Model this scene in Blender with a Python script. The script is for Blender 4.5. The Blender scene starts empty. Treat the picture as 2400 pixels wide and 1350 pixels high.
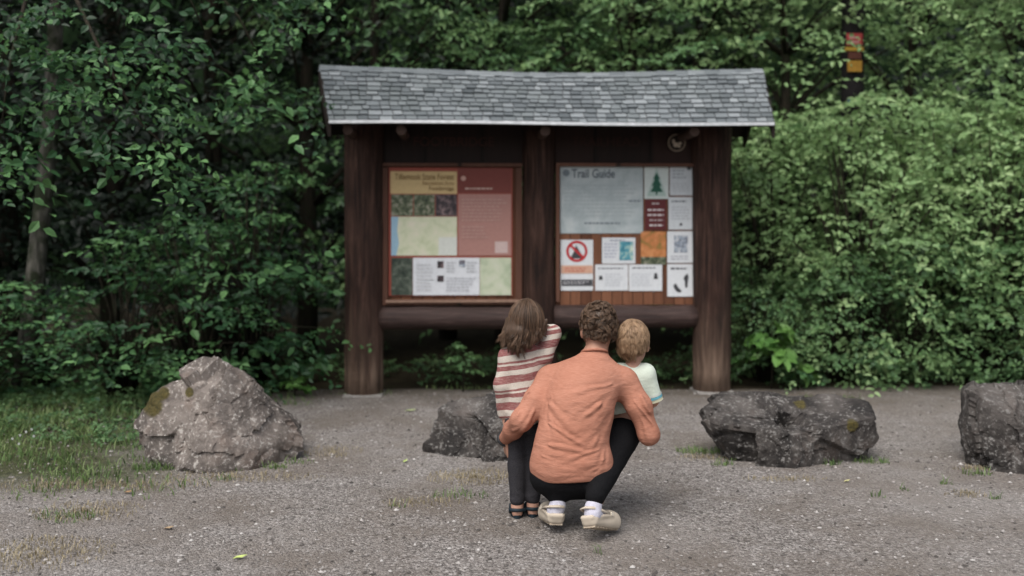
import bpy, bmesh, math, random
import numpy as np
from mathutils import Vector, Matrix, noise
R=math.radians
C=bpy.context.scene.collection
F=2333.0; H=1.43; HY=540.0
def at(px,py,Y): return Vector(((px-1200)/F*Y, Y, H-(py-HY)/F*Y))
def gat(px,py):
    Y=F*H/(py-HY); return Vector(((px-1200)/F*Y,Y,0))
# ------------------------------------------------------------------ materials
class NT:
    def __init__(s,name):
        s.m=bpy.data.materials.new(name); s.m.use_nodes=True
        s.t=s.m.node_tree; s.n=s.t.nodes; s.b=s.n['Principled BSDF']; s.out=s.n['Material Output']
    def new(s,typ,**kw):
        n=s.n.new(typ)
        for k,v in kw.items(): setattr(n,k,v)
        return n
    def link(s,a,b): s.t.links.new(a,b)
    def coord(s,kind='Object',scale=(1,1,1),rot=(0,0,0)):
        c=s.new('ShaderNodeTexCoord'); m=s.new('ShaderNodeMapping')
        m.inputs['Scale'].default_value=scale; m.inputs['Rotation'].default_value=rot
        s.link(c.outputs[kind],m.inputs['Vector']); return m.outputs[0]
    def noise(s,vec,scale,detail=4,rough=.55,dist=0):
        n=s.new('ShaderNodeTexNoise'); n.inputs['Scale'].default_value=scale; n.inputs['Detail'].default_value=detail
        n.inputs['Roughness'].default_value=rough; n.inputs['Distortion'].default_value=dist
        s.link(vec,n.inputs['Vector']); return n.outputs['Fac']
    def ramp(s,fac,stops,const=False):
        r=s.new('ShaderNodeValToRGB'); e=r.color_ramp.elements
        if const: r.color_ramp.interpolation='CONSTANT'
        while len(e)<len(stops): e.new(.5)
        for i,(p,c) in enumerate(stops):
            e[i].position=p; e[i].color=(*c,1) if len(c)==3 else c
        s.link(fac,r.inputs['Fac']); return r.outputs['Color']
    def mix(s,fac,a,b,blend='MIX'):
        n=s.new('ShaderNodeMix',data_type='RGBA',blend_type=blend)
        for sock,val in ((n.inputs[0],fac),(n.inputs[6],a),(n.inputs[7],b)):
            if isinstance(val,(int,float)): sock.default_value=val
            elif isinstance(val,tuple): sock.default_value=(*val,1) if len(val)==3 else val
            else: s.link(val,sock)
        return n.outputs[2]
    def math(s,op,a,b=None,c=None):
        n=s.new('ShaderNodeMath',operation=op)
        for i,val in enumerate((a,b,c)):
            if val is None: continue
            if isinstance(val,(int,float)): n.inputs[i].default_value=val
            else: s.link(val,n.inputs[i])
        return n.outputs[0]
    def attr(s,name):
        a=s.new('ShaderNodeAttribute'); a.attribute_name=name; return a.outputs['Fac']
    def bump(s,h,strength=.3,dist=.01,prev=None):
        b=s.new('ShaderNodeBump'); b.inputs['Strength'].default_value=strength; b.inputs['Distance'].default_value=dist
        s.link(h,b.inputs['Height'])
        if prev is not None: s.link(prev,b.inputs['Normal'])
        s.link(b.outputs[0],s.b.inputs['Normal']); return b.outputs[0]
    def fin(s,col,rough=.8,spec=.3):
        if isinstance(col,tuple): s.b.inputs['Base Color'].default_value=(*col,1)
        else: s.link(col,s.b.inputs['Base Color'])
        if isinstance(rough,(int,float)): s.b.inputs['Roughness'].default_value=rough
        else: s.link(rough,s.b.inputs['Roughness'])
        s.b.inputs['Specular IOR Level'].default_value=spec
        return s.m
def mul(c,k): return tuple(min(1,x*k) for x in c)
_pm={}
def plain(col,rough=.7,var=.12,scale=30,spec=.25,bump=0):
    key=(tuple(round(x,3) for x in col),rough,var,scale,bump)
    if key in _pm: return _pm[key]
    s=NT('surface'); v=s.coord()
    f=s.noise(v,scale,4)
    c=s.ramp(f,[(.3,mul(col,1-var)),(.7,mul(col,1+var))])
    if bump: s.bump(f,bump,.005)
    m=s.fin(c,rough,spec); _pm[key]=m; return m
def leaf_mat(name,dark,mid,light,trans=.25,rough=.5):
    s=NT(name); t=s.attr('tint'); v=s.coord('Object')
    n=s.noise(v,1.6,2)
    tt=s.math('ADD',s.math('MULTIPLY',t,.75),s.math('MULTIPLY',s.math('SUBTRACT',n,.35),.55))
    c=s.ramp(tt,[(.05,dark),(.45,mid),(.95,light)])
    s.fin(c,rough,.35)
    tr=s.new('ShaderNodeBsdfTranslucent'); s.link(s.mix(.5,c,light),tr.inputs['Color'])
    mx=s.new('ShaderNodeMixShader'); mx.inputs[0].default_value=trans
    s.link(s.b.outputs[0],mx.inputs[1]); s.link(tr.outputs[0],mx.inputs[2]); s.link(mx.outputs[0],s.out.inputs['Surface'])
    return s.m
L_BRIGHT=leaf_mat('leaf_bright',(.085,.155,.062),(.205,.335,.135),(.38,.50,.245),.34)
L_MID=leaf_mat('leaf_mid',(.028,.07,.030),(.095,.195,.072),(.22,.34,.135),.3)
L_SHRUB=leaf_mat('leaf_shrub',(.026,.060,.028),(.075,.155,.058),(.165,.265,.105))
L_LEFT=leaf_mat('leaf_left',(.005,.015,.007),(.024,.078,.029),(.175,.345,.122))  # wide tone range puts lit sprays and shaded gaps into the leaf colour
L_SHADE=leaf_mat('leaf_shade',(.0025,.006,.0035),(.006,.015,.007),(.015,.037,.015),.12)  # shade of the forest interior put into the leaf colour
L_LIME=leaf_mat('leaf_lime',(.05,.13,.03),(.10,.225,.05),(.16,.30,.08))
def bark(name,a,b,c):
    s=NT(name); v=s.coord('Object',(9,9,1.6)); n=s.noise(v,3,6,.65)
    v2=s.coord('Object',(1,1,1)); n2=s.noise(v2,7,4)
    col=s.mix(s.ramp(n2,[(.45,(0,0,0)),(.62,(1,1,1))]),s.ramp(n,[(.35,a),(.65,b)]),c)
    s.bump(n,.6,.02); return s.fin(col,.9,.15)
BARK=bark('bark',(.012,.010,.008),(.035,.028,.02),(.02,.022,.012))
BARK_PALE=bark('bark_pale',(.022,.022,.018),(.10,.095,.082),(.016,.02,.011))
def log_mat(name,foot=True):
    s=NT(name); v=s.coord('Object',(14,14,1.0)); n=s.noise(v,2.2,8,.72,.5); nb=s.noise(s.coord('Object',(1,1,.6)),4,4)
    f=s.math('ADD',s.math('MULTIPLY',n,.75),s.math('MULTIPLY',nb,.25))
    c=s.ramp(f,[(.36,(.006,.0035,.003)),(.5,(.032,.0155,.011)),(.60,(.066,.034,.025)),(.72,(.13,.08,.06))])
    if foot:
        v2=s.coord('Object'); sp=s.new('ShaderNodeSeparateXYZ'); s.link(v2,sp.inputs[0])
        nz=s.noise(v,1.2,4)
        z=s.math('ADD',sp.outputs[2],s.math('MULTIPLY',s.math('SUBTRACT',nz,.5),1.1))
        fz=s.ramp(z,[(.05,(1,1,1)),(.36,(.25,.25,.25)),(.8,(0,0,0))])
        c=s.mix(fz,c,s.ramp(n,[(.3,(.10,.064,.045)),(.7,(.27,.19,.14))]))
    s.bump(n,1.0,.03); return s.fin(c,.72,.22)
LOG=log_mat('stained_log'); LOG_PLAIN=log_mat('stained_timber',False)
def hlog():
    s=NT('beam_log'); v=s.coord('Object',(1.2,14,14)); n=s.noise(v,2.2,7,.7,.4)
    c=s.ramp(n,[(.30,(.014,.008,.007)),(.55,(.05,.029,.025)),(.75,(.12,.082,.072))])
    s.bump(n,.8,.02); return s.fin(c,.6,.3)
LOG_H=hlog()
def planks(name,c1,c2,w):
    s=NT(name); v=s.coord('Object'); sp=s.new('ShaderNodeSeparateXYZ'); s.link(v,sp.inputs[0])
    q=s.math('DIVIDE',sp.outputs[0],w); fl=s.math('FLOOR',q); fr=s.math('FRACT',q)
    wn=s.new('ShaderNodeTexWhiteNoise',noise_dimensions='1D'); s.link(fl,wn.inputs['W'])
    n=s.noise(s.coord('Object',(14,14,1.2)),2.5,6,.6)
    f=s.math('ADD',s.math('MULTIPLY',wn.outputs['Value'],.5),s.math('MULTIPLY',n,.6))
    c=s.ramp(f,[(.2,c1),(.85,c2)])
    gap=s.ramp(fr,[(0,(0,0,0)),(.05,(1,1,1)),(.95,(1,1,1)),(1,(0,0,0))])
    c=s.mix(gap,(.006,.004,.003),c); s.bump(gap,.6,.01); return s.fin(c,.7,.25)
BOARD=planks('board_planks',(.085,.032,.016),(.20,.085,.045),.093)
HEADER=planks('header_planks',(.010,.006,.005),(.03,.014,.011),.5)
def shingle():
    s=NT('shingle'); t=s.attr('tint'); n=s.noise(s.coord(),45,4); n2=s.noise(s.coord(),2.5,3)
    f=s.math('ADD',s.math('MULTIPLY',t,.85),s.math('MULTIPLY',s.math('SUBTRACT',n,.5),.3))
    c=s.ramp(f,[(.0,(.060,.070,.077)),(.45,(.145,.162,.172)),(1,(.29,.312,.325))])
    c=s.mix(s.ramp(n2,[(.45,(0,0,0)),(.75,(.4,.4,.4))]),c,(.135,.155,.15))
    s.bump(n,.4,.004); return s.fin(c,.85,.25)
SHINGLE=shingle()
def gravel_mat():
    s=NT('gravel_path'); v=s.coord('Object')
    vo=s.new('ShaderNodeTexVoronoi'); vo.inputs['Scale'].default_value=80; s.link(v,vo.inputs['Vector'])
    vo2=s.new('ShaderNodeTexVoronoi'); vo2.inputs['Scale'].default_value=200; s.link(v,vo2.inputs['Vector'])
    sp=s.new('ShaderNodeSeparateColor'); s.link(vo.outputs['Color'],sp.inputs[0])
    sp2=s.new('ShaderNodeSeparateColor'); s.link(vo2.outputs['Color'],sp2.inputs[0])
    f=s.math('ADD',s.math('MULTIPLY',sp.outputs[0],.55),s.math('MULTIPLY',sp2.outputs[0],.45))
    c=s.ramp(f,[(.12,(.088,.078,.072)),(.5,(.245,.222,.207)),(.78,(.38,.352,.332)),(.97,(.56,.53,.51))])
    n=s.noise(v,1.3,7,.68); c=s.mix(s.ramp(n,[(.42,(0,0,0)),(.60,(.7,.7,.7))]),c,(.175,.146,.122))
    n3=s.noise(v,.6,4); c=s.mix(s.ramp(n3,[(.48,(0,0,0)),(.66,(.4,.4,.4))]),c,(.35,.325,.308))
    sx=s.new('ShaderNodeSeparateXYZ'); s.link(v,sx.inputs[0])
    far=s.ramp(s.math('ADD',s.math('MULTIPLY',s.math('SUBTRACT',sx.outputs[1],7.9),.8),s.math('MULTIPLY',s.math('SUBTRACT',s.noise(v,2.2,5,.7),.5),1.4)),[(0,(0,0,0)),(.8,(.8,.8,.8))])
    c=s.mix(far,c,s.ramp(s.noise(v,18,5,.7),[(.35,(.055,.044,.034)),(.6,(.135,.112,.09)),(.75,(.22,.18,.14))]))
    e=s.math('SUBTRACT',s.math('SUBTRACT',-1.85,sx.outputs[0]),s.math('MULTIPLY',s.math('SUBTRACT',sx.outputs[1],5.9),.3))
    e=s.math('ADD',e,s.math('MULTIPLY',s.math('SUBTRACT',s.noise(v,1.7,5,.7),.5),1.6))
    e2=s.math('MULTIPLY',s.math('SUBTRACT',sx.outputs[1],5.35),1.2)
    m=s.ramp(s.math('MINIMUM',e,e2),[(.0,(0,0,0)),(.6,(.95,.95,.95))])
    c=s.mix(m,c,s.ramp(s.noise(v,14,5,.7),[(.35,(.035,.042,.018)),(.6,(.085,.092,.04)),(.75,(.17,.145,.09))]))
    d=s.math('ADD',s.math('MULTIPLY',vo.outputs['Distance'],1.0),s.math('MULTIPLY',vo2.outputs['Distance'],.5))
    s.bump(s.math('MULTIPLY',d,-1),1.0,.014); return s.fin(c,.9,.2)
GRAVEL=gravel_mat()
def soil():
    s=NT('forest_floor'); v=s.coord('Object'); n=s.noise(v,6,6,.65); n2=s.noise(v,38,4)
    c=s.ramp(n,[(.3,(.012,.010,.006)),(.55,(.035,.028,.018)),(.75,(.03,.04,.014))])
    c=s.mix(s.ramp(n2,[(.55,(0,0,0)),(.7,(.6,.6,.6))]),c,(.09,.065,.04))
    s.bump(n2,.8,.03); return s.fin(c,.95,.1)
SOIL=soil()
def hillm():
    s=NT('hill_backdrop'); n=s.noise(s.coord('Object'),1.3,6,.7)
    return s.fin(s.ramp(n,[(.35,(.002,.004,.002)),(.7,(.012,.022,.01))]),1,.0)
def rock_mat(name,k,w=1.0):
    s=NT(name); v=s.coord('Object'); n=s.noise(v,4.5,9,.72,.5); n2=s.noise(v,14,8,.75); n3=s.noise(v,55,4,.6)
    t=s.attr('tint')
    q=lambda c:(min(1,c[0]*k*w),c[1]*k,c[2]*k/w)
    f=s.math('ADD',s.math('MULTIPLY',n,.6),s.math('MULTIPLY',n2,.4))
    c=s.ramp(f,[(.37,q((.013,.0115,.011))),(.47,q((.052,.045,.042))),(.55,q((.125,.112,.104))),(.66,q((.28,.262,.25)))])
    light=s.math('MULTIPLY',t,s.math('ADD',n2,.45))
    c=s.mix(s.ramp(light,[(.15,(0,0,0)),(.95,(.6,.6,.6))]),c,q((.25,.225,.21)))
    sp=s.ramp(s.math('ADD',s.math('MULTIPLY',n3,.55),s.math('MULTIPLY',n2,.45)),[(.54,(0,0,0)),(.60,(.85,.85,.85))])
    c=s.mix(sp,c,q((.37,.362,.35)))
    red=s.ramp(s.noise(v,5,4),[(.55,(0,0,0)),(.7,(.4,.4,.4))]); c=s.mix(red,c,q((.13,.09,.072)))
    mo=s.math('MULTIPLY',s.attr('moss'),s.math('ADD',n2,.5)); mf=s.ramp(mo,[(.42,(0,0,0)),(.62,(1,1,1))])
    c=s.mix(mf,c,s.ramp(n3,[(.3,(.028,.024,.006)),(.7,(.09,.07,.016))]))
    b=s.bump(n2,.7,.02); s.bump(n3,.45,.008,b); return s.fin(c,.75,.35)
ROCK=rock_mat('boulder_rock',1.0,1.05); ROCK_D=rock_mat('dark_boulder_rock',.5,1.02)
def cloth(name,c1,c2,scale=220,rough=.9,bumps=.25,big=.15,sheen=.1):
    s=NT(name); v=s.coord('Object'); n=s.noise(v,scale,3); nb=s.noise(s.coord('Object',(1,1,2.4)),9,4,.6)
    f=s.math('ADD',s.math('MULTIPLY',n,1-big),s.math('MULTIPLY',nb,big))
    c=s.ramp(f,[(.35,c1),(.65,c2)]); b=s.bump(nb,.3,.02); s.bump(n,bumps,.002,b)
    s.b.inputs['Sheen Weight'].default_value=sheen
    return s.fin(c,rough,.1)
def slub():
    s=NT('terracotta_jersey'); n=s.noise(s.coord('Object',(3,3,40)),14,5,.6); nb=s.noise(s.coord('Object'),3,3); nf=s.noise(s.coord('Object'),300,2)
    f=s.math('ADD',s.math('MULTIPLY',n,.6),s.math('MULTIPLY',nb,.4))
    c=s.ramp(f,[(.33,(.30,.126,.083)),(.5,(.37,.168,.114)),(.67,(.44,.22,.158))])
    nw=s.noise(s.coord('Object',(1,1,2.6),(0,.5,0)),11,3,.5,.6)
    b=s.bump(nw,.3,.03); s.bump(nf,.15,.002,b); return s.fin(c,.9,.1)
SHIRT=slub()
BLACK=cloth('black_cotton',(.004,.004,.005),(.010,.010,.011),sheen=0)
GREYPANT=cloth('charcoal_leggings',(.022,.021,.024),(.045,.043,.048),sheen=0)
MINT=cloth('mint_cotton',(.50,.56,.475),(.58,.64,.555))
SOCK=cloth('sock_knit',(.40,.39,.46),(.50,.49,.56),150)
def stripes():
    s=NT('striped_knit'); v=s.coord('Object'); sp=s.new('ShaderNodeSeparateXYZ'); s.link(v,sp.inputs[0])
    w=s.noise(v,9,2); 
    z=s.math('ADD',sp.outputs[2],s.math('ADD',s.math('MULTIPLY',sp.outputs[0],-.16),s.math('MULTIPLY',w,.02)))
    fr=s.math('FRACT',s.math('DIVIDE',z,.135))
    kn=s.noise(s.coord('Object',(1,1,3)),160,2); k2=s.noise(s.coord('Object',(1,1,4)),40,3)
    red=s.ramp(kn,[(.3,(.17,.058,.056)),(.7,(.28,.118,.112))]); cr=s.ramp(kn,[(.3,(.42,.37,.32)),(.7,(.58,.53,.47))])
    red=s.mix(s.ramp(k2,[(.45,(0,0,0)),(.7,(.4,.4,.4))]),red,(.42,.32,.29))
    m=s.ramp(fr,[(0,(0,0,0)),(.16,(1,1,1)),(.44,(0,0,0)),(.62,(1,1,1)),(.78,(0,0,0)),(.85,(1,1,1)),(.93,(0,0,0))],True)
    s.bump(kn,.5,.004); return s.fin(s.mix(m,cr,red),.95,.1)
KNIT=stripes()
def skinm(col):
    s=NT('skin'); n=s.noise(s.coord(),25,4); c=s.ramp(n,[(.3,mul(col,.88)),(.7,mul(col,1.08))])
    return s.fin(c,.55,.35)
SKIN=skinm((.36,.19,.13)); SKIN_KID=skinm((.42,.235,.17))
def hairm(name,a,b):
    s=NT(name); t=s.attr('tint'); n=s.noise(s.coord('Object',(1,1,.25)),120,3)
    f=s.math('ADD',s.math('MULTIPLY',t,.6),s.math('MULTIPLY',n,.4)); return s.fin(s.ramp(f,[(.15,a),(.85,b)]),.5,.4)
HAIR_M=hairm('brown_hair',(.035,.021,.013),(.16,.097,.06)); HAIR_G=hairm('long_brown_hair',(.038,.023,.015),(.19,.115,.072)); HAIR_B=hairm('fair_hair',(.16,.097,.054),(.40,.265,.16))
# ------------------------------------------------------------------ object helpers
def tag(o,label=None,cat=None,group=None,kind=None):
    if label: o['label']=label
    if cat: o['category']=cat
    if group: o['group']=group
    if kind: o['kind']=kind
    return o
def empty(name,loc=(0,0,0),rz=0):
    o=bpy.data.objects.new(name,None); C.objects.link(o); o.location=loc; o.rotation_euler=(0,0,rz); o.empty_display_size=.1; return o
def mk(name,V,Fc,m,parent=None,smooth=False,off=None,attrs=None):
    me=bpy.data.meshes.new(name)
    V=np.asarray(V,dtype=float)
    if off is not None: V=V-np.array(off)
    me.from_pydata(V.tolist(),[],Fc if isinstance(Fc,list) else Fc.tolist())
    for k,a in (attrs or {}).items():
        at_=me.attributes.new(k,'FLOAT','POINT'); at_.data.foreach_set('value',np.asarray(a,dtype=np.float32))
    if smooth: me.polygons.foreach_set('use_smooth',[True]*len(me.polygons))
    me.update()
    if m: me.materials.append(m)
    o=bpy.data.objects.new(name,me); C.objects.link(o)
    if parent: o.parent=parent
    return o
class MB:
    def __init__(s): s.v=[]; s.f=[]; s.t=[]
    def add(s,V,Fc,t=.5):
        b=len(s.v); s.v+= [tuple(x) for x in V]; s.f+=[tuple(i+b for i in f) for f in Fc]; s.t+=[t]*len(V); return s
    def box(s,c,d,rot=None,t=.5):
        V=[]
        for x in (-1,1):
            for y in (-1,1):
                for z in (-1,1):
                    p=Vector((x*d[0]/2,y*d[1]/2,z*d[2]/2))
                    if rot is not None: p=rot@p
                    V.append(p+Vector(c))
        return s.add(V,[(0,1,3,2),(4,6,7,5),(0,4,5,1),(2,3,7,6),(0,2,6,4),(1,5,7,3)],t)
    def tube(s,pts,rad,n=8,t=.5,flat=1):
        pts=[Vector(p) for p in pts]; V=[]; Fc=[]
        if isinstance(rad,(int,float)): rad=[rad]*len(pts)
        d0=(pts[1]-pts[0]).normalized(); a=d0.orthogonal().normalized()
        for i,p in enumerate(pts):
            d=(pts[min(i+1,len(pts)-1)]-pts[max(i-1,0)]).normalized()
            a=(a-d*a.dot(d)); a=a.normalized() if a.length>1e-6 else d.orthogonal().normalized()
            b=d.cross(a)
            for k in range(n):
                w=2*math.pi*k/n; V.append(p+(a*math.cos(w)+b*math.sin(w)*flat)*rad[i])
        for i in range(len(pts)-1):
            for k in range(n):
                k2=(k+1)%n; Fc.append((i*n+k,i*n+k2,(i+1)*n+k2,(i+1)*n+k))
        Fc.append(tuple(range(n-1,-1,-1))); Fc.append(tuple((len(pts)-1)*n+k for k in range(n)))
        return s.add(V,Fc,t)
    def build(s,name,m,parent=None,smooth=False,off=None): return mk(name,s.v,s.f,m,parent,smooth,off,{'tint':s.t})
# ------------------------------------------------------------------ sculpting by distance fields
def V3(p): return np.array([float(x) for x in p])
class Sculpt:
    def __init__(s,h=.006): s.h=h; s.p=[]; s.cuts=[]; s.subs=[]; s.disp=None
    def cap(s,a,b,ra,rb=None,k=.02):
        a=V3(a); b=V3(b); rb=ra if rb is None else rb; m=max(ra,rb)+k+.02
        def f(X,Y,Z):
            d=b-a; L=max(d@d,1e-9)
            t=np.clip(((X-a[0])*d[0]+(Y-a[1])*d[1]+(Z-a[2])*d[2])/L,0,1)
            return np.sqrt((X-a[0]-t*d[0])**2+(Y-a[1]-t*d[1])**2+(Z-a[2]-t*d[2])**2)-(ra+(rb-ra)*t)
        s.p.append((np.minimum(a,b)-m,np.maximum(a,b)+m,f,k)); return s
    def chain(s,pts,rad,k=.02):
        for i in range(len(pts)-1): s.cap(pts[i],pts[i+1],rad[i],rad[i+1],k)
        return s
    def _ell(s,c,r,Rm):
        c=V3(c); r=np.array(r,dtype=float)
        M=np.eye(3) if Rm is None else np.array(Rm)
        def f(X,Y,Z):
            x,y,z=X-c[0],Y-c[1],Z-c[2]
            u=M[0][0]*x+M[1][0]*y+M[2][0]*z; v=M[0][1]*x+M[1][1]*y+M[2][1]*z; w=M[0][2]*x+M[1][2]*y+M[2][2]*z
            k0=np.sqrt((u/r[0])**2+(v/r[1])**2+(w/r[2])**2); k1=np.sqrt((u/r[0]**2)**2+(v/r[1]**2)**2+(w/r[2]**2)**2)+1e-9
            return k0*(k0-1)/k1
        return c,r,f
    def ell(s,c,r,Rm=None,k=.02):
        c,r,f=s._ell(c,r,Rm); m=max(r)+k+.02; s.p.append((c-m,c+m,f,k)); return s
    def sub(s,c,r,Rm=None): s.subs.append(s._ell(c,r,Rm)[2]); return s
    def cut(s,p,n):   # keeps the side the normal points away from
        p=V3(p); n=V3(n); n=n/np.linalg.norm(n); s.cuts.append(lambda X,Y,Z:(X-p[0])*n[0]+(Y-p[1])*n[1]+(Z-p[2])*n[2]); return s
    def mesh(s,smooth=2):
        h=s.h; lo=np.min([p[0] for p in s.p],axis=0)-2*h; hi=np.max([p[1] for p in s.p],axis=0)+2*h
        n=np.ceil((hi-lo)/h).astype(int)+1
        ax=[lo[i]+h*np.arange(n[i]) for i in range(3)]
        D=np.full(n,.5)
        for a,b,f,k in s.p:
            i0=np.maximum(((a-lo)/h).astype(int),0); i1=np.minimum(((b-lo)/h).astype(int)+2,n)
            X,Y,Z=np.meshgrid(ax[0][i0[0]:i1[0]],ax[1][i0[1]:i1[1]],ax[2][i0[2]:i1[2]],indexing='ij',sparse=True)
            d=f(X,Y,Z); sl=(slice(i0[0],i1[0]),slice(i0[1],i1[1]),slice(i0[2],i1[2])); o=D[sl]
            q=np.maximum(k-np.abs(o-d),0)/k; D[sl]=np.minimum(o,d)-q*q*k*.25
        X,Y,Z=np.meshgrid(*ax,indexing='ij',sparse=True)
        if s.disp is not None: D=D+s.disp(X,Y,Z)
        for f in s.subs: D=np.maximum(D,-f(X,Y,Z))
        for f in s.cuts: D=np.maximum(D,f(X,Y,Z))
        return surfnet(D,lo,h,smooth)
def surfnet(D,lo,h,smooth):
    D[0]=D[-1]=.5; D[:,0]=D[:,-1]=.5; D[:,:,0]=D[:,:,-1]=.5
    ins=D<0
    offs=[(i,j,k) for i in (0,1) for j in (0,1) for k in (0,1)]
    n=np.array(D.shape)-1
    cnt=np.zeros(n,dtype=np.int8)
    for o in offs: cnt+=ins[o[0]:o[0]+n[0],o[1]:o[1]+n[1],o[2]:o[2]+n[2]]
    act=(cnt>0)&(cnt<8); idx=np.argwhere(act)
    vals=[D[idx[:,0]+o[0],idx[:,1]+o[1],idx[:,2]+o[2]] for o in offs]
    acc=np.zeros((len(idx),3)); c=np.zeros(len(idx))
    for i in range(8):
        for j in range(i+1,8):
            df=np.array(offs[j])-np.array(offs[i])
            if np.abs(df).sum()!=1: continue
            m=(vals[i]<0)!=(vals[j]<0); den=np.where(m,vals[i]-vals[j],1); t=np.where(m,vals[i]/den,0)
            acc+=m[:,None]*(np.array(offs[i])[None]+t[:,None]*df[None]); c+=m
    V=lo+(idx+acc/c[:,None])*h
    ids=np.full(n,-1,dtype=np.int64); ids[act]=np.arange(len(idx)); Fs=[]
    for axx in range(3):
        o1,o2=[a for a in range(3) if a!=axx]
        a=np.take(ins,range(0,D.shape[axx]-1),axis=axx); b=np.take(ins,range(1,D.shape[axx]),axis=axx)
        e=np.argwhere(a!=b); e=e[(e[:,o1]>0)&(e[:,o2]>0)&(e[:,o1]<D.shape[o1]-1)&(e[:,o2]<D.shape[o2]-1)]
        flip=ins[e[:,0],e[:,1],e[:,2]]
        def g(d1,d2):
            q=e.copy(); q[:,o1]-=d1; q[:,o2]-=d2; return ids[q[:,0],q[:,1],q[:,2]]
        f=np.stack([g(1,1),g(0,1),g(0,0),g(1,0)],1)
        if axx==1: flip=~flip
        f[~flip]=f[~flip][:,::-1]; Fs.append(f)
    Fc=np.concatenate(Fs)
    for _ in range(smooth):
        S=np.zeros_like(V); N=np.zeros(len(V))
        for k in range(4):
            a=Fc[:,k]; b=Fc[:,(k+1)%4]
            np.add.at(S,a,V[b]); np.add.at(S,b,V[a]); np.add.at(N,a,1); np.add.at(N,b,1)
        V=V*.45+.55*S/np.maximum(N,1)[:,None]
    return V,Fc
def sc_obj(sc,name,m,parent,off,smooth=2):
    V,Fc=sc.mesh(smooth); return mk(name,V,Fc,m,parent,True,off,{'tint':np.full(len(V),.4)})
# ------------------------------------------------------------------ setting: ground
S=300
tag(mk('ground',[(-S,-S,-.012),(S,-S,-.012),(S,S,-.012),(-S,S,-.012)],[(0,1,2,3)],SOIL),kind='structure')
rng=random.Random(4)
edge=[]
for i in range(81):
    x=-14+28*i/80
    y=9.05+.18*noise.noise((x*.9,0,3))+.08*noise.noise((x*4,1,0))
    if x<-1.9: y-=1.0*min(1,(-1.9-x)/.9)
    if x<-2.6: y-=1.1*min(1,(-2.6-x)/.8)
    if x>2.6: y+=.15
    edge.append((x,y))
gv=[];gf=[]
for i,(x,y) in enumerate(edge):
    gv+=[(x,-8,-.004),(x,0,-.003),(x,3,0),(x,5,.002),(x,y-.4,.0),(x,y,-.012)]
for i in range(80):
    for k in range(5): gf.append((i*6+k,(i+1)*6+k,(i+1)*6+k+1,i*6+k+1))
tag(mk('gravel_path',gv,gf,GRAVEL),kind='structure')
hv=[];hf=[]
for i in range(41):
    x=-60+3*i
    for j,(y,z) in enumerate(((19,-.05),(21,3.5),(25,9),(34,18),(60,22))):
        hv.append((x,y+1.5*noise.noise((x*.2,j,0)),z+(1.2*noise.noise((x*.3,j,5)) if j else 0)))
for i in range(40):
    for k in range(4): hf.append((i*5+k,(i+1)*5+k,(i+1)*5+k+1,i*5+k+1))
tag(mk('backdrop_hill',hv,hf,hillm(),None,True),kind='structure')  # added dark backdrop slope, blocks bright sky showing between the trees
# loose stones on the path
def loose_stones():
    r=np.random.RandomState(3); n=16000
    Y=3.5+5.4*r.rand(n)**1.25; X=(r.rand(n)*2-1)*.56*Y
    sz=.0025+.0085*r.rand(n)**3.5
    oc=np.array([(1,0,0),(0,1,0),(-1,0,0),(0,-1,0),(0,0,1),(0,0,-1)],float)
    fc=np.array([(0,1,4),(1,2,4),(2,3,4),(3,0,4),(1,0,5),(2,1,5),(3,2,5),(0,3,5)])
    V=(oc[None]*(sz[:,None,None]*np.stack([.8+.8*r.rand(n),.8+.8*r.rand(n),.5+.5*r.rand(n)],1)[:,None,:])*(.7+.6*r.rand(n,6,1)))
    a=r.rand(n)*6.28; ca,sa=np.cos(a)[:,None],np.sin(a)[:,None]
    x=V[:,:,0]*ca-V[:,:,1]*sa; y=V[:,:,0]*sa+V[:,:,1]*ca
    V=np.stack([x+X[:,None],y+Y[:,None],V[:,:,2]+.002+sz[:,None]*.25],2).reshape(-1,3)
    Fc=(fc[None]+6*np.arange(n)[:,None,None]).reshape(-1,3)
    s=NT('loose_stone'); t=s.attr('tint'); m=s.fin(s.ramp(t,[(0,(.055,.049,.045)),(.5,(.20,.182,.17)),(.85,(.32,.30,.285)),(1,(.42,.40,.385))]),.85,.25)
    tag(mk('loose_stones',V,Fc,m,None,False,None,{'tint':np.repeat(r.rand(n),6)}),'small loose grey stones scattered over the gravel path','gravel',kind='stuff')
loose_stones()
# grass
def blades(name,pts,h0,h1,m,label,seed,wid=.004,cat='grass'):
    r=np.random.RandomState(seed); P=np.array(pts,float); n=len(P)
    hh=h0+(h1-h0)*r.rand(n)**1.4; a=r.rand(n)*6.283; le=(.15+.75*r.rand(n))*hh
    dx,dy=np.cos(a),np.sin(a); w=wid*(.6+.8*r.rand(n)); sx,sy=-dy*w,dx*w
    z=P[:,2]
    def pt(t,side,q): return np.stack([P[:,0]+dx*le*t*t+sx*side*q,P[:,1]+dy*le*t*t+sy*side*q,z+hh*t*(1-.25*t)],1)
    V=np.stack([pt(0,-1,1),pt(0,1,1),pt(.55,1,.8),pt(.55,-1,.8),pt(1,0,0)],1).reshape(-1,3)
    b=5*np.arange(n)
    Fc=[tuple(x) for x in np.stack([b,b+1,b+2,b+3],1).tolist()]+[tuple(x) for x in np.stack([b+3,b+2,b+4],1).tolist()]
    return tag(mk(name,V,Fc,m,None,False,None,{'tint':np.repeat(r.rand(n),5)}),label,cat,kind='stuff')
G_GREEN=leaf_mat('grass_green',(.05,.095,.03),(.11,.185,.055),(.23,.28,.12),.25)
G_DRY=leaf_mat('grass_dry',(.15,.125,.075),(.26,.215,.13),(.39,.335,.225),.15)
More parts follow.
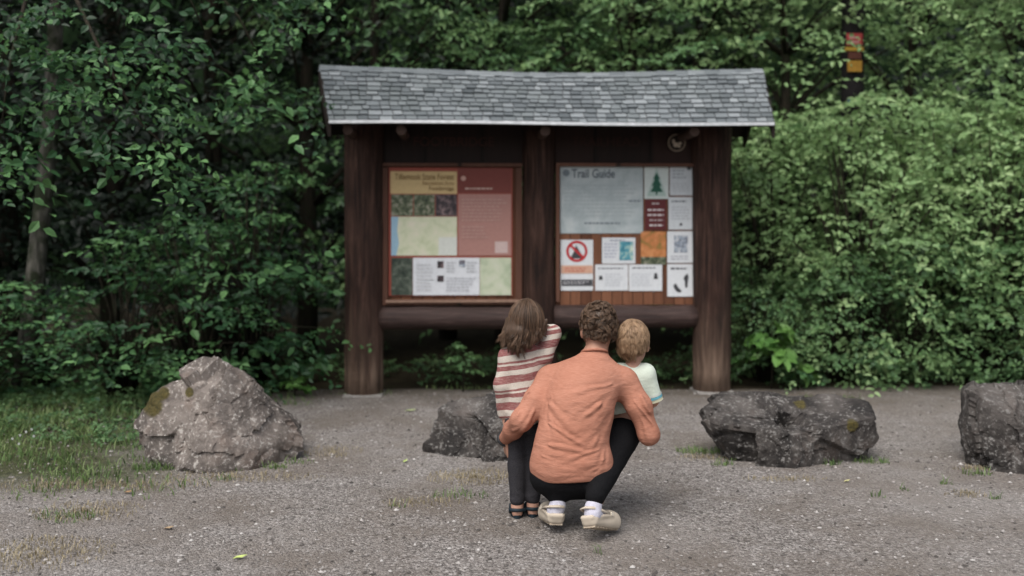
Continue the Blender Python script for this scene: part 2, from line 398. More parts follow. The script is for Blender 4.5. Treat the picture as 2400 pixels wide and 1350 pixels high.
def scatter(n,cx,cy,rx,ry,seed,power=.6):
    r=random.Random(seed); out=[]
    for _ in range(n):
        a=r.random()*6.283; q=r.random()**power; out.append((cx+rx*q*math.cos(a),cy+ry*q*math.sin(a),.0))
    return out
pts=[]
r_=random.Random(11)
while len(pts)<21000:
    x=-5.5+4.2*r_.random(); y=5.25+3.8*r_.random()
    lim=-1.80-.35*(y-5.9) if y<7 else -2.1
    e=(lim-x)+.8*noise.noise((x*1.5,y*1.5,0))
    if e>0 and r_.random()<min(1,.04+e*.75)*min(1,.25+(y-5.25)*.9)*(.45+1.3*noise.noise((x*2.6,y*2.6,8))+.2): pts.append((x,y,-.008))
blades('meadow_grass',pts,.015,.11,G_GREEN,'green grass on the verge left of the big boulder',1,.0036)
tf=[]
for px,py,rx,ry,n in [(640,1098,.10,.05,70),(500,1105,.18,.03,110),(370,1100,.15,.05,170),(1640,1060,.15,.09,200),(1690,1090,.08,.04,50),(2040,1085,.12,.05,90),(2290,1112,.10,.05,60),(1080,1165,.16,.09,70),(160,1215,.16,.10,120),(930,1190,.05,.03,14),(2215,1135,.04,.03,26),(2120,1150,.03,.03,16),(2060,1165,.04,.03,16),(1950,1090,.06,.03,40),(530,1125,.06,.03,24),(700,1085,.1,.05,40),(1400,1300,.03,.02,9),(2335,1170,.04,.03,20),(850,925,.3,.08,90),(1100,912,.4,.06,120),(1500,910,.3,.06,90),(1900,935,.5,.08,120)]:
    g=gat(px,py); tf+=scatter(n,g.x,g.y,rx,ry,px)
blades('grass_tufts',tf,.015,.07,G_GREEN,'short green grass tufts poking through the gravel around the boulders',2,.0026)
dr=[]
for px,py,rx,ry,n in [(80,1300,.35,.25,900),(200,1200,.3,.18,500),(1110,1120,.28,.2,700),(560,1120,.5,.12,500),(1000,1180,.25,.1,200),(330,1140,.4,.12,400),(1840,1125,.25,.06,160),(2260,1160,.12,.07,130),(780,1060,.2,.2,250),(2290,1100,.15,.04,120),(1660,1075,.2,.1,200),(120,1140,.4,.15,500)]:
    g=gat(px,py); dr+=scatter(n,g.x,g.y,rx,ry,px+7,.75)
blades('dry_grass',dr,.010,.045,G_DRY,'sparse straw coloured dry grass flattened on the gravel',3,.0020)
# ------------------------------------------------------------------ leaves and plants
def nrm(a): return a/np.maximum(np.linalg.norm(a,axis=-1,keepdims=True),1e-9)
class Leaves:
    def __init__(s,seed): s.r=np.random.RandomState(seed); s.P=[];s.D=[];s.N=[];s.L=[];s.T=[]
    def spray(s,o,d,L,leaf,droop=.25,up=.6):
        r=s.r; o=V3(o); d=nrm(V3(d)); sd=nrm(np.cross(d,[0,0,1])+1e-6); base=r.rand(); leaf=leaf*(.75+.5*r.rand()); droop=droop*(.3+1.4*r.rand())
        tilt=r.randn()*.35; sd=nrm(sd+np.array([0,0,tilt]))
        nt=6; 
        for k in range(nt+1):
            t=.12+.88*k/nt; p0=o+d*L*t+np.array([0,0,-droop*L*t*t])
            if k==nt: td=d; tl=.25*L
            else:
                sg=1 if k%2 else -1; td=nrm(d*.65+sd*sg*(.6+.4*r.rand())+np.array([0,0,.16*r.randn()])); tl=L*(.55-.35*t)*(.8+.4*r.rand())
            n=max(2,int(tl/(leaf*.55))); tt=(np.arange(n)+.4+.3*r.rand(n))/n
            p=p0+td[None]*(tt*tl)[:,None]; p[:,2]-=droop*tl*tt**2
            ts=nrm(np.cross(td,[0,0,1])+1e-6); sg=np.where(np.arange(n)%2==0,1,-1)
            D=nrm(td[None]*.7+ts[None]*(sg*.8)[:,None]+r.randn(n,3)*.28+np.array([0,0,-.3]))
            N=nrm(np.array([0,0,up])[None]+d[None]*.45+r.randn(n,3)*.42)
            D=nrm(D-N*(D*N).sum(1,keepdims=True))
            s.P.append(p);s.D.append(D);s.N.append(N);s.L.append(leaf*(.55+.6*r.rand(n)));s.T.append(np.clip(.65*base+.4*r.rand(n)-.02,0,1))
    def mesh(s,name,wid=.6):
        P=np.concatenate(s.P);D=np.concatenate(s.D);N=np.concatenate(s.N);L=np.concatenate(s.L)[:,None];T=np.concatenate(s.T)
        Sx=np.cross(D,N); W=L*wid*.5; fo=L*.07
        V=np.stack([P,P+D*L*.30+Sx*W*.95+N*fo,P+D*L*.68+Sx*W*.72+N*fo*.7,P+D*L-N*L*.08,P+D*L*.68-Sx*W*.72+N*fo*.7,P+D*L*.30-Sx*W*.95+N*fo],1).reshape(-1,3)
        b=6*np.arange(len(P)); Fc=np.concatenate([np.stack([b,b+1,b+2,b+3],1),np.stack([b,b+3,b+4,b+5],1)])
        me=bpy.data.meshes.new(name); me.from_pydata(V.tolist(),[],Fc.tolist())
        a=me.attributes.new('tint','FLOAT','POINT'); a.data.foreach_set('value',np.repeat(T,6).astype(np.float32)); me.update(); return me
def plant_mesh(seed,h,z0,rx,n,leaf,L,m,barkm,trunk_r,stems=1,wid=.6,shape='round',droop=.25):
    r=random.Random(seed); lv=Leaves(seed); mb=MB()
    org=[]
    for i in range(n):
        u=r.random(); z=z0+(h-z0)*u
        prof=(math.sin(math.pi*min(1,.12+.83*u))**.6) if shape=='round' else (1.05-.75*u)
        th=r.random()*6.283; q=math.sqrt(.12+.88*r.random())*prof*rx
        o=Vector((q*math.cos(th),q*math.sin(th),z)); d=Vector((math.cos(th)+.5*r.gauss(0,1)*.5,math.sin(th)+.25*r.gauss(0,1),.35*r.gauss(0,1)+.15))
        lv.spray(o-d.normalized()*L*.5,d,L*(.6+.8*r.random()),leaf,droop); org.append(o)
    if stems==1:
        tp=[Vector((.12*h*.1*noise.noise((seed,k*.9,0)),.1*h*.1*noise.noise((seed,k*.9,7)),-.05+h*.92*k/8)) for k in range(9)]
        mb.tube(tp,[trunk_r*(1-.85*k/8)+.006 for k in range(9)],10)
        for o in org[::4]:
            k=max(1,min(7,int((o.z-.35*math.hypot(o.x,o.y))/(h*.92)*8))); a=tp[k]
            mb.tube([a,a.lerp(o,.5)+Vector((0,0,.06)),o],[trunk_r*.28,trunk_r*.16,.004],5)
    else:
        for i,o in enumerate(org[::max(1,n//(stems*6))]):
            b=Vector((.12*r.gauss(0,1)*rx*.5,.12*r.gauss(0,1)*rx*.5,-.03)); mid=b.lerp(o,.5)+Vector((0,0,.15*h))
            mb.tube([b,mid,o],[trunk_r,trunk_r*.6,.004],5)
    cm=lv.mesh('crown',wid); cm.materials.append(m)
    tm=bpy.data.meshes.new('trunk'); tm.from_pydata(mb.v,[],mb.f); tm.polygons.foreach_set('use_smooth',[True]*len(tm.polygons)); tm.materials.append(barkm); tm.update()
    return cm,tm
PR={}
for i in range(3): PR['bright',i]=plant_mesh(20+i,2.7,.12,1.0,120,.068,.64,L_BRIGHT,BARK,.018,6,.6,'round',.4)
for i in range(2): PR['brighttree',i]=plant_mesh(30+i,6.0,.6,1.7,245,.082,.82,L_BRIGHT,BARK,.09,1,.6,'round',.35)
for i in range(3): PR['left',i]=plant_mesh(40+i,2.2,.15,.9,64,.09,.58,L_LEFT,BARK,.016,6)
for i in range(3): PR['darktree',i]=plant_mesh(50+i,7.5,.9,1.7,190,.11,.8,L_SHADE,BARK,.12)
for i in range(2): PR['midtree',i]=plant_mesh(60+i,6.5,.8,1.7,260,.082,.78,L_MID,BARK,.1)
for i in range(2): PR['midshrub',i]=plant_mesh(70+i,1.3,.05,.75,100,.062,.42,L_SHRUB,BARK,.012,6)
def plant(key,px,Y,sc,rz,name,label,cat,group=None):
    cm,tm=PR[key]; o=empty(name,((px-1200)/F*Y,Y,-.012),R(rz)); o.scale=(sc,sc,sc) if not isinstance(sc,tuple) else sc
    tag(o,label,cat,group)
    tree=name.endswith('tree')
    for nm,me in (('trunk' if tree else 'stem',tm),('crown' if tree else 'foliage',cm)):
        c=bpy.data.objects.new(nm,me); C.objects.link(c); c.parent=o
    return o
P=plant
# right thicket
P(('brighttree',0),1840,11.2,1.0,10,'leafy_tree','tall light green tree rising behind the right end of the shingled roof','tree')
P(('brighttree',1),2130,11.6,1.05,70,'leafy_tree','tall light green tree behind the pole with red and yellow signs','tree')
P(('brighttree',0),2420,10.9,1.0,200,'leafy_tree','tall yellow green tree filling the upper right corner','tree')
P(('brighttree',1),2680,10.2,1.0,120,'leafy_tree','light green tree half cut off by the right edge','tree')
P(('bright',0),1810,10.3,(.95,.95,1.0),0,'bushy_shrub','bright green shrub pressing against the right post of the kiosk','shrub')
P(('bright',1),2180,9.9,1.0,60,'bushy_shrub','bright green shrub below and right of the pole with red and yellow signs','shrub')
P(('bright',2),2330,9.8,1.05,130,'bushy_shrub','tall bright shrub in the right thicket, behind the far right boulder','shrub')
P(('bright',1),2560,9.6,1.1,250,'bushy_shrub','bright green shrub cut by the right edge','shrub')
P(('bright',2),2000,9.75,(.95,.95,.98),300,'bushy_shrub','bright green shrub hiding the lower half of the pole with red and yellow signs','shrub')
P(('midshrub',0),1790,9.5,.85,0,'low_shrub','low dark green shrub at the foot of the right kiosk post','shrub')
P(('midshrub',1),1960,9.5,.95,90,'low_shrub','low dark green shrub behind the flat topped right boulder','shrub')
P(('midshrub',0),2130,9.55,1.05,180,'low_shrub','low green shrub at the gravel edge between the two right boulders','shrub')
P(('midshrub',1),2310,9.5,1.1,260,'low_shrub','low green shrub at the gravel edge behind the far right boulder','shrub')
P(('midshrub',0),2480,9.4,1.1,40,'low_shrub','low shrub at the gravel edge by the right border','shrub')
# behind the kiosk
P(('midtree',0),1480,11.6,1.0,30,'leafy_tree','mid green tree behind the right half of the kiosk roof','tree')
P(('midtree',1),1180,11.9,1.0,140,'leafy_tree','mid green tree behind the middle of the kiosk roof','tree')
P(('midtree',0),880,11.4,1.0,220,'leafy_tree','mid green tree behind the left half of the kiosk roof','tree')
P(('brighttree',1),1640,12.0,1.05,300,'leafy_tree','light green tree between the kiosk roof and the right thicket','tree')
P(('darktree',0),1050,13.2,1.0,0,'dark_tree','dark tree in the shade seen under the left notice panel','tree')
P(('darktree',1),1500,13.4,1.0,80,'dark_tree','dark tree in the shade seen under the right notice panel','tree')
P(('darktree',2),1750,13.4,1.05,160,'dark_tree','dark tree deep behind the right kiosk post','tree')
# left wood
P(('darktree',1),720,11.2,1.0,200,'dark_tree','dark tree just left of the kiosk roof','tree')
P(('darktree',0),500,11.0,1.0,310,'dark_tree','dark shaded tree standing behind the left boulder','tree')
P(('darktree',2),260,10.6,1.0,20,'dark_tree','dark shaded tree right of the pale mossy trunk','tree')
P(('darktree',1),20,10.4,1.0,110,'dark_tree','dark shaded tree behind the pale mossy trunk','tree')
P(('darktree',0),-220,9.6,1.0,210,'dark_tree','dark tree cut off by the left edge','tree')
P(('left',0),600,9.0,(1.0,1.0,.95),0,'broadleaf_shrub','broadleaf shrub left of the left kiosk post','shrub')
P(('left',1),460,8.7,(.95,.95,.72),80,'broadleaf_shrub','broadleaf shrub right behind the mossy left boulder','shrub')
P(('left',2),290,8.6,(.8,.8,.62),170,'broadleaf_shrub','broadleaf shrub between the pale trunk and the left boulder','shrub')
P(('left',0),110,8.9,(.7,.7,.36),260,'broadleaf_shrub','low broadleaf shrub at the foot of the pale trunk','shrub')
P(('left',1),-60,8.3,(.8,.8,.48),330,'broadleaf_shrub','low broadleaf shrub cut by the left edge','shrub')
# leaning pale tree with branches hanging over the clearing
def pale_tree():
    Y0=8.5; base=at(60,905,Y0); o=empty('leaning_tree',(base.x,Y0,0)); off=o.location
    tag(o,'leaning tree with pale mossy trunk and branches hanging in from the left','tree')
    mb=MB(); tp=[at(50,930,8.9),at(72,760,8.9),at(88,600,8.9),at(104,450,8.9),at(122,250,8.9),at(130,60,8.8),at(150,-150,8.6),at(190,-420,8.4)]
    mb.tube(tp,[.10,.09,.082,.078,.072,.065,.05,.03],12)
    br=[[at(150,-150,8.6),at(180,0,7.6),at(240,130,7.1),at(330,290,6.8),at(430,380,6.7)],[at(125,150,8.8),at(150,180,7.6),at(210,220,7.0)],
        [at(190,-420,8.1),at(420,-120,7.6),at(560,40,7.5),at(640,200,7.6)],[at(150,-100,8.6),at(60,0,7.2),at(20,160,6.9),at(0,330,6.8)],[at(190,-420,8.1),at(330,-200,7.2),at(420,-60,7.0),at(500,120,7.2)]]
    tr=mb.build('trunk',BARK_PALE,o,True,off)
    for b in br: MB().tube(b,[.020-.016*i/(len(b)-1) for i in range(len(b))],6).build('branch',BARK,o,True,off)
    lv=Leaves(5); r=random.Random(8)
    cl=[(330,40,7),(250,90,6.9),(380,110,7),(160,190,6.9),(235,290,6.8),(300,320,6.7),(370,350,6.7),(420,375,6.7),(250,235,6.9),(310,150,7),(50,70,6.9),(10,230,6.8),(0,330,6.8),(500,250,7.5),(600,250,7.6),(640,200,7.6),(530,190,7.5),(690,60,7.7),(180,20,7),(90,10,7),(30,140,6.9),(350,220,6.9),(560,0,7.5),(20,400,7),(700,-20,7.7),(280,-30,7),(200,130,7.0),(120,110,7.1),(130,250,7.2)]
    for px,py,Y in cl:
        for k in range(3):
            p=at(px+r.gauss(0,28),py+r.gauss(0,22),Y+r.gauss(0,.12)); lv.spray(p,(r.gauss(.25,.5),-.65+r.gauss(0,.25),-.2+r.gauss(0,.15)),.34+.2*r.random(),.078,.4,.65)
    for _ in range(90):
        p=at(r.uniform(-250,760),r.uniform(-520,-60),r.uniform(7.4,9.2)); lv.spray(p,(r.gauss(0,1),r.gauss(-.3,1),.1),.7,.09)
    me=lv.mesh('crown',.62); me.materials.append(L_LEFT); me.transform(Matrix.Translation(-off)); c=bpy.data.objects.new('crown',me); C.objects.link(c); c.parent=o
pale_tree()
# far wood, ground cover, small plants
lv=Leaves(77); r=random.Random(77)
for _ in range(1100):
    lv.spray((r.uniform(-11,12),r.uniform(14.2,17.5),8.5*r.random()),(r.gauss(0,1),-.8+r.gauss(0,.4),.1),.9,.17)
me=lv.mesh('forest',.6); me.materials.append(L_SHADE); o=bpy.data.objects.new('forest',me); C.objects.link(o); tag(o,'dense dark wood behind the kiosk and the thicket','forest',kind='stuff')
lv=Leaves(78); r=random.Random(78)
for _ in range(420):
    x=r.uniform(-5.5,6); y=r.uniform(9.15,10.6)
    if x<-1.9: y-=1.0*r.random()
    lv.spray((x,y,.02+.1*r.random()),(r.gauss(0,1),-.5+r.gauss(0,.8),.7),.16+.12*r.random(),.045,.5)
for _ in range(420):
    x=r.uniform(-5.2,-2.2); y=r.uniform(6.6,8.9)
    lv.spray((x,y,.01+.03*r.random()),(r.gauss(0,1),-.3+r.gauss(0,.8),.6),.10+.08*r.random(),.032,.5)
me=lv.mesh('ground_cover',.65); me.materials.append(L_SHRUB); o=bpy.data.objects.new('ground_cover',me); C.objects.link(o); tag(o,'low leafy ground cover along the edge of the wood','ground cover',kind='stuff')
def small_plant(name,label,px,py,Y,h,m,leaf,n,seed,spread=.5):
    g=at(px,py,Y); o=empty(name,(g.x,Y,0)); tag(o,label,'plant'); lv=Leaves(seed); r=random.Random(seed); mb=MB()
    mb.tube([(0,0,-.02),(.01,0,h*.5),(0,-.02,h)],[.008,.006,.003],6)
    for k in range(n):
        z=h*(.35+.65*(k+1)/n); a=k*2.4; d=Vector((math.cos(a),math.sin(a)*.8-.3,.15)); lv.spray((0,0,z),d,h*spread*(1.2-.6*k/n),leaf,.3)
    mb.build('stem',BARK,o,True); me=lv.mesh('foliage',.7); me.materials.append(m); c=bpy.data.objects.new('foliage',me); C.objects.link(c); c.parent=o
small_plant('sapling','small leafy sapling growing under the left notice panel',1085,860,8.85,.42,L_MID,.05,8,3,.36)
small_plant('broadleaf_plant','lime green large leaved plant beside the right kiosk post',1808,800,9.05,.55,L_LIME,.13,6,4,.42)
small_plant('seedling','bright seedling at the wood edge right of the left boulder',690,905,8.6,.16,L_LIME,.07,4,5,.7)
small_plant('ground_plant','small bright plant on the gravel at the foot of the right end of the kiosk',1870,880,9.0,.22,L_LEFT,.06,5,6,.6)
def leaf_thing(px,py,size,col,label,rz):
    g=gat(px,py); s=size
    V=[(-s,0,.004),(-.45*s,-.42*s,.012),(.3*s,-.36*s,.009),(s,0,.016),(.3*s,.38*s,.013),(-.45*s,.42*s,.01),(0,0,.004)]
    o=mk('fallen_leaf',V,[(0,1,6),(1,2,6),(2,3,6),(3,4,6),(4,5,6),(5,0,6)],plain(col,.6),None,True); o.location=(g.x,g.y,.004); o.rotation_euler=(0,0,R(rz)); tag(o,label,'leaf')
leaf_thing(562,1312,.032,(.42,.50,.16),'pale yellow green leaf lying on the gravel in the foreground',20)
leaf_thing(950,1085,.026,(.33,.40,.15),'pale green leaf on the gravel left of the low dark boulder',70)
leaf_thing(962,965,.05,(.34,.39,.20),'pale leaf on the gravel in front of the left notice panel',10)
leaf_thing(1985,1132,.02,(.42,.40,.2),'small yellow leaf on the gravel in front of the flat topped boulder',10)
leaf_thing(300,1158,.03,(.30,.19,.10),'tan dead leaf at the edge of the grass below the left boulder',-15)
leaf_thing(395,1243,.026,(.32,.23,.14),'tan dead leaf on the gravel near the lower left',5)
# white flowers
for i,(px,py) in enumerate([(30,1028),(48,1020),(62,1012),(75,1006),(45,1040),(80,1022)]):
    g=at(px,py,6.3); o=empty('wild_flower',(g.x,6.3,0)); tag(o,'tiny white wild flower in the grass at the left edge','flower','white wild flowers in the grass')
    MB().tube([(0,0,-.01),(.01,0,g.z*.5),(0,0,g.z)],.0015,4).build('stem',G_GREEN,o)
    mb=MB()
    for k in range(5):
        a=k*1.257; mb.box((.004*math.cos(a),-.004,g.z+.004*math.sin(a)),(.006,.003,.006))
    mb.build('petals',plain((.5,.52,.5)),o)
# ------------------------------------------------------------------ boulders
def boulder(label,sil,Y,depth,seed,moss,light,facets,nz=.05,m=None,nfac=10,cutr=(.80,.95)):
    rr=random.Random(seed)
    P2=[((px-1200)/F*Y,H-(py-HY)/F*Y) for px,py in sil]
    zmin=min(p[1] for p in P2)
    P2=[(x,z-(.06 if z<zmin+.04 else 0)) for x,z in P2]
    cx=(min(p[0] for p in P2)+max(p[0] for p in P2))/2; cz=(min(p[1] for p in P2)+max(p[1] for p in P2))/2
    pl=[]
    n=len(P2)
    area=sum(P2[i][0]*P2[(i+1)%n][1]-P2[(i+1)%n][0]*P2[i][1] for i in range(n))
    if area<0: P2=P2[::-1]
    for i in range(n):
        a=P2[i]; b=P2[(i+1)%n]; nx,nzv=b[1]-a[1],-(b[0]-a[0]); l=math.hypot(nx,nzv); nx/=l; nzv/=l
        for sg in (-1,1):
            t=rr.uniform(.1,.4)*sg; v=Vector((nx,t,nzv)); L=v.length
            pl.append((v/L,(nx*(a[0]-cx)+nzv*(a[1]-cz))/L))
    for f in facets: v=Vector(f[:3]).normalized(); pl.append((v,f[3]))
    for k in range(3): v=Vector((rr.uniform(-.5,.5),1,rr.uniform(-.2,.6))).normalized(); pl.append((v,depth/2))
    bm=bmesh.new(); bmesh.ops.create_icosphere(bm,subdivisions=6,radius=1)
    D=np.array([v.co[:] for v in bm.verts]); D/=np.linalg.norm(D,axis=1,keepdims=True)
    inv=np.zeros(len(D))
    for v,h in pl: inv=np.maximum(inv,np.maximum(D@np.array(v),0)/max(h,.02))
    V0=D/inv[:,None]
    for k in range(nfac):
        v=np.array([rr.gauss(0,1),-abs(rr.gauss(0,.8))-.55,rr.gauss(.15,.6)]); v/=np.linalg.norm(v)
        pl.append((Vector(v),float((V0@v).max())*rr.uniform(*cutr)))
    acc=np.zeros(len(D))
    for v,h in pl:
        q=np.maximum(D@np.array(v),0)/max(h,.02); acc+=q**140
    rad=acc**(-1/140.)
    V=D*rad[:,None]; ms=np.zeros(len(V)); tt=np.zeros(len(V))
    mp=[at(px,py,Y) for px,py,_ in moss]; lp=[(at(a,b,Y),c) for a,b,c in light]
    s3=Vector((seed*3.1,seed*1.7,0))
    for i in range(len(V)):
        p=Vector(V[i]); w0=p+.03*noise.noise_vector(p*4+s3)
        d=nz*.18*noise.fractal(p*3+s3,1,2,3)-nz*.1
        for sc_,am in ((2.8,1.25),(7.0,.50)):
            dist,pp=noise.voronoi(w0*sc_+s3); q=pp[0]; cv=noise.cell_vector(q*7.3)-Vector((.5,.5,.5))
            d+=am*nz*(.5*(noise.cell(q*5.1+Vector((3,1,2)))-.5)+1.2*cv.dot(w0*sc_+s3-q))
        d+=nz*.10*noise.fractal(p*20+s3,.6,2,5)
        V[i]=V[i]+D[i]*d
        w=Vector((V[i][0]+cx,Y,V[i][2]+cz))
        if D[i][1]<.35:
            for q,(a,b,rd) in zip(mp,moss):
                ms[i]=max(ms[i],min(1,max(0,1.25-(w-q).length/(rd/F*Y))))
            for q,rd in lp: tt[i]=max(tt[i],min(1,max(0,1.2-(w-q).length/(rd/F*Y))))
    Fc=[tuple(v.index for v in f.verts) for f in bm.faces]; bm.free()
    V[:,2]+=cz
    o=mk('boulder',V,Fc,m or ROCK,None,True,None,{'moss':ms,'tint':tt}); o.location=(cx,Y,0); tag(o,label,'boulder')
    o.data.set_sharp_from_angle(angle=R(22))
    return o
boulder('big speckled grey boulder with patches of moss, left of the kiosk',[(308,985),(340,928),(476,838),(522,841),(588,868),(642,943),(706,1000),(722,1045),(695,1088),(620,1108),(380,1103),(322,1060)],6.15,.8,1,[(360,945,40),(388,920,22),(457,912,16)],[(480,960,150),(600,1010,70)],[(-.50,-.85,.30,.25),(.55,-.70,.42,.235),(.15,-1,.02,.32),(.8,-.55,-.1,.38)],.055,None,6)
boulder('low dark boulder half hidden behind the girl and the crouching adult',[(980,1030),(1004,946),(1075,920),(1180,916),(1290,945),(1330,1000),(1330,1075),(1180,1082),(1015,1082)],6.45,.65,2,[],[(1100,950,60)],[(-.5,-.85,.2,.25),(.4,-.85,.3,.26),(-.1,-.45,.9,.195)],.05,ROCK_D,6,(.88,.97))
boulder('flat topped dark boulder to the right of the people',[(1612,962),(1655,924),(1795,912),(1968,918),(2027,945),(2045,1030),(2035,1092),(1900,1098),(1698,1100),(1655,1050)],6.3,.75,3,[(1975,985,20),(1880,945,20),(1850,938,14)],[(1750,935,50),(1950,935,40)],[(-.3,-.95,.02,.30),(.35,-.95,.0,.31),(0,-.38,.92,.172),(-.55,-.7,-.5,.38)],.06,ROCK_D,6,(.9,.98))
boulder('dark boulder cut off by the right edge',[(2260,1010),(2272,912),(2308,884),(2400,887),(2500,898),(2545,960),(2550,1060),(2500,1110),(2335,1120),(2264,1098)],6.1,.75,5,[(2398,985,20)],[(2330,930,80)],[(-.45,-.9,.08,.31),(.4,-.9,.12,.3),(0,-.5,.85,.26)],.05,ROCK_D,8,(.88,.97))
# ------------------------------------------------------------------ kiosk
KL=Vector((.238,8.80,0)); KR=R(3); K=empty('trail_kiosk',KL,KR)
tag(K,'dark log trail kiosk with grey shingled gable roof and two notice panels','kiosk')
KM=Matrix.Translation(KL)@Matrix.Rotation(KR,4,'Z'); KI=KM.inverted()
def kp(px,py,yl):
    o=KI@Vector((0,0,H)); d=(KI.to_3x3())@Vector(((px-1200)/F,1,(HY-py)/F)); t=(yl-o.y)/d.y; return o+d*t
def logtube(pts,rad,n=20,seed=0,amp=.006):
    mb=MB(); m=14; P0,P1=Vector(pts[0]),Vector(pts[1]); 
    mb.tube([P0.lerp(P1,i/m) for i in range(m+1)],[rad[0]+(rad[1]-rad[0])*i/m for i in range(m+1)],n)
    c=[]
    for v in mb.v:
        p=Vector(v); q=P0+(P1-P0)*max(0,min(1,(p-P0).dot(P1-P0)/(P1-P0).length_squared)); d=p-q
        c.append(p+d.normalized()*amp*(noise.noise(p*4+Vector((seed,0,0)))+.5*noise.noise(p*11)))
    mb.v=c; return mb
for x,ra,rb in ((-1.535,.168,.175),(1.545,.165,.183)):
    logtube([(x,0,.01),(x,0,2.5)],[ra,rb],28,x,.011).build('post',LOG,K,True)
logtube([(0,.02,-.02),(0,.02,2.45)],[.15,.145],24,5,.009).build('post',LOG_PLAIN,K,True)
for x in (-1.535,1.545):
    MB().box((x,-.03,-.003),(.33,.34,.03)).build('footing',plain((.25,.235,.22),.9,.2,20),K)
for x0,x1 in ((-1.40,-.13),(.13,1.40)):
    logtube([(x0,.0,.665),(x1,.0,.665)],[.106,.102],20,x0,.009).build('cross_beam',LOG_H,K,True)
for x in (-.765,.765): MB().box((x,.03,2.24),(1.24,.05,.46)).build('header_board',HEADER,K)
logtube([(-1.75,0,2.5),(1.85,0,2.5)],[.08,.08],16,9).build('top_plate',LOG_H,K,True)
for x0,x1 in ((-1.372,-.150),(.148,1.385)):
    MB().box(((x0+x1)/2,.02,1.395),(x1-x0,.03,1.25)).build('backing_board',BOARD,K)
FR=planks('frame_timber',(.06,.025,.016),(.15,.07,.045),.7)
mb=MB()
x0,x1=-1.372,-.150
mb.box(((x0+x1)/2,-.02,.80),(x1-x0,.07,.045)); mb.box(((x0+x1)/2,-.022,2.005),(x1-x0,.05,.03)); mb.box((x0+.022,-.021,1.4),(.045,.05,1.16)); mb.box((x1-.03,-.021,1.4),(.055,.05,1.16)); mb.build('panel_frame',FR,K)
MB().box(((x0+x1)/2,-.066,.812),(x1-x0-.06,.02,.022)).build('sill',plain((.24,.15,.11),.7),K)
x0,x1=.148,1.385
mb=MB(); mb.box(((x0+x1)/2,-.022,2.01),(x1-x0,.045,.03)); mb.box((x0+.016,-.021,1.4),(.03,.045,1.2)); mb.build('panel_frame',FR,K)
# roof
def ridge(u): x=-1.925+3.94*u; return Vector((x,.03,2.812+.045*(2*u-1)**2+.006*math.sin(9*u)))
def eavef(u): return Vector((-1.765+3.69*u,-.57,2.318+.006*math.sin(7*u)))
def eaveb(u): return Vector((-1.95+3.98*u,.66,2.345))
def slope(e,u,v,l=0):
    p=e(u).lerp(ridge(u),v); n=Vector((0,-.66,.75)) if e is eavef else Vector((0,.66,.75)); return p+n*l
DARKW=plain((.014,.009,.007),.8,.3,12)
for e in (eavef,eaveb):
    Vv=[];Ff=[]; n=24
    for i in range(n+1):
        u=i/n; Vv+=[slope(e,u,0,0),slope(e,u,1,0),slope(e,u,1,-.03),slope(e,u,0,-.03)]
    for i in range(n):
        a=i*4;b=a+4
        for k in range(4): Ff.append((a+k,a+(k+1)%4,b+(k+1)%4,b+k))
    Ff+= [(0,1,2,3),tuple(n*4+k for k in (3,2,1,0))]
    deck=mk('roof',Vv,Ff,DARKW,K)
    mb=MB(); rr=random.Random(6); rows=11
    for j in range(rows):
        u=-rr.random()*.02; v0=j/rows-.004; v1=(j+1.35)/rows
        while u<1:
            w=rr.uniform(.015,.032); a=max(0,u); b=min(1,u+w-.0020); u+=w
            if b-a<.003: continue
            dv=rr.uniform(-.010,.010); tn=min(1,max(0,rr.gauss(.5,.19))); vt=min(1,v1)
            lo_=.025+rr.uniform(-.003,.006); th=.017
            q=[slope(e,a,v0+dv,lo_),slope(e,b,v0+dv,lo_),slope(e,b,vt,.006),slope(e,a,vt,.006),slope(e,a,v0+dv,lo_-th),slope(e,b,v0+dv,lo_-th)]
            mb.add(q,[(0,1,2,3),(4,5,1,0),(4,0,3),(1,5,2)],tn)
    sh=mb.build('shingles',SHINGLE,deck)
mb=MB(); rr=random.Random(9); u=0
while u<1:
    b=min(1,u+.045); l=rr.uniform(.0,.003); tn=rr.uniform(.3,.7)
    p=[ridge(u)+Vector((0,-.075,-.046+l)),ridge(b)+Vector((0,-.075,-.052+l)),ridge(b)+Vector((0,0,.020+l)),ridge(u)+Vector((0,0,.026+l)),ridge(b)+Vector((0,.075,-.052+l)),ridge(u)+Vector((0,.075,-.046+l))]
    mb.add(p,[(0,1,2,3),(3,2,4,5)],tn); u+=.036
mb.build('ridge_cap',SHINGLE,K)
mb=MB()
for i in range(24):
    a,b=eavef(i/24),eavef((i+1)/24)
    o1=Vector((0,-.022,.012)); o2=Vector((0,-.024,-.014)); o3=Vector((0,.01,-.014))
    mb.add([a+o1,b+o1,b+o2,a+o2,a+o3,b+o3],[(0,3,2,1),(3,4,5,2)])
s=NT('drip_metal'); s.b.inputs['Metallic'].default_value=.6; mb.build('drip_edge',s.fin(s.ramp(s.noise(s.coord(),20),[(.3,(.42,.43,.44)),(.7,(.62,.63,.64))]),.45,.5),K)
for e in (eavef,eaveb):
    for u in (0,1):
        a,b=e(u),ridge(u); sx=-.012 if u==0 else .012
        V_=[a+Vector((sx,0,.004)),b+Vector((sx,0,.004)),b+Vector((sx,0,-.13)),a+Vector((sx,0,-.12))]; V2=[p+Vector((-2.2*sx,0,0)) for p in V_]
        MB().add(V_+V2,[(0,1,2,3),(4,7,6,5),(0,4,5,1),(3,2,6,7),(0,3,7,4),(1,5,6,2)]).build('rake_board',DARKW,K)
for px in (815,940,1278,1628):
    p=kp(px,298,-.5); MB().tube([(p.x,-.5,2.262),(p.x,.45,2.262)],.042,14).build('joist',plain((.055,.032,.024),.7,.3),K,False)
for x in (-1.5,1.5): MB().box((x,0,2.48),(.05,.3,.18)).build('gable_board',LOG_PLAIN,K)
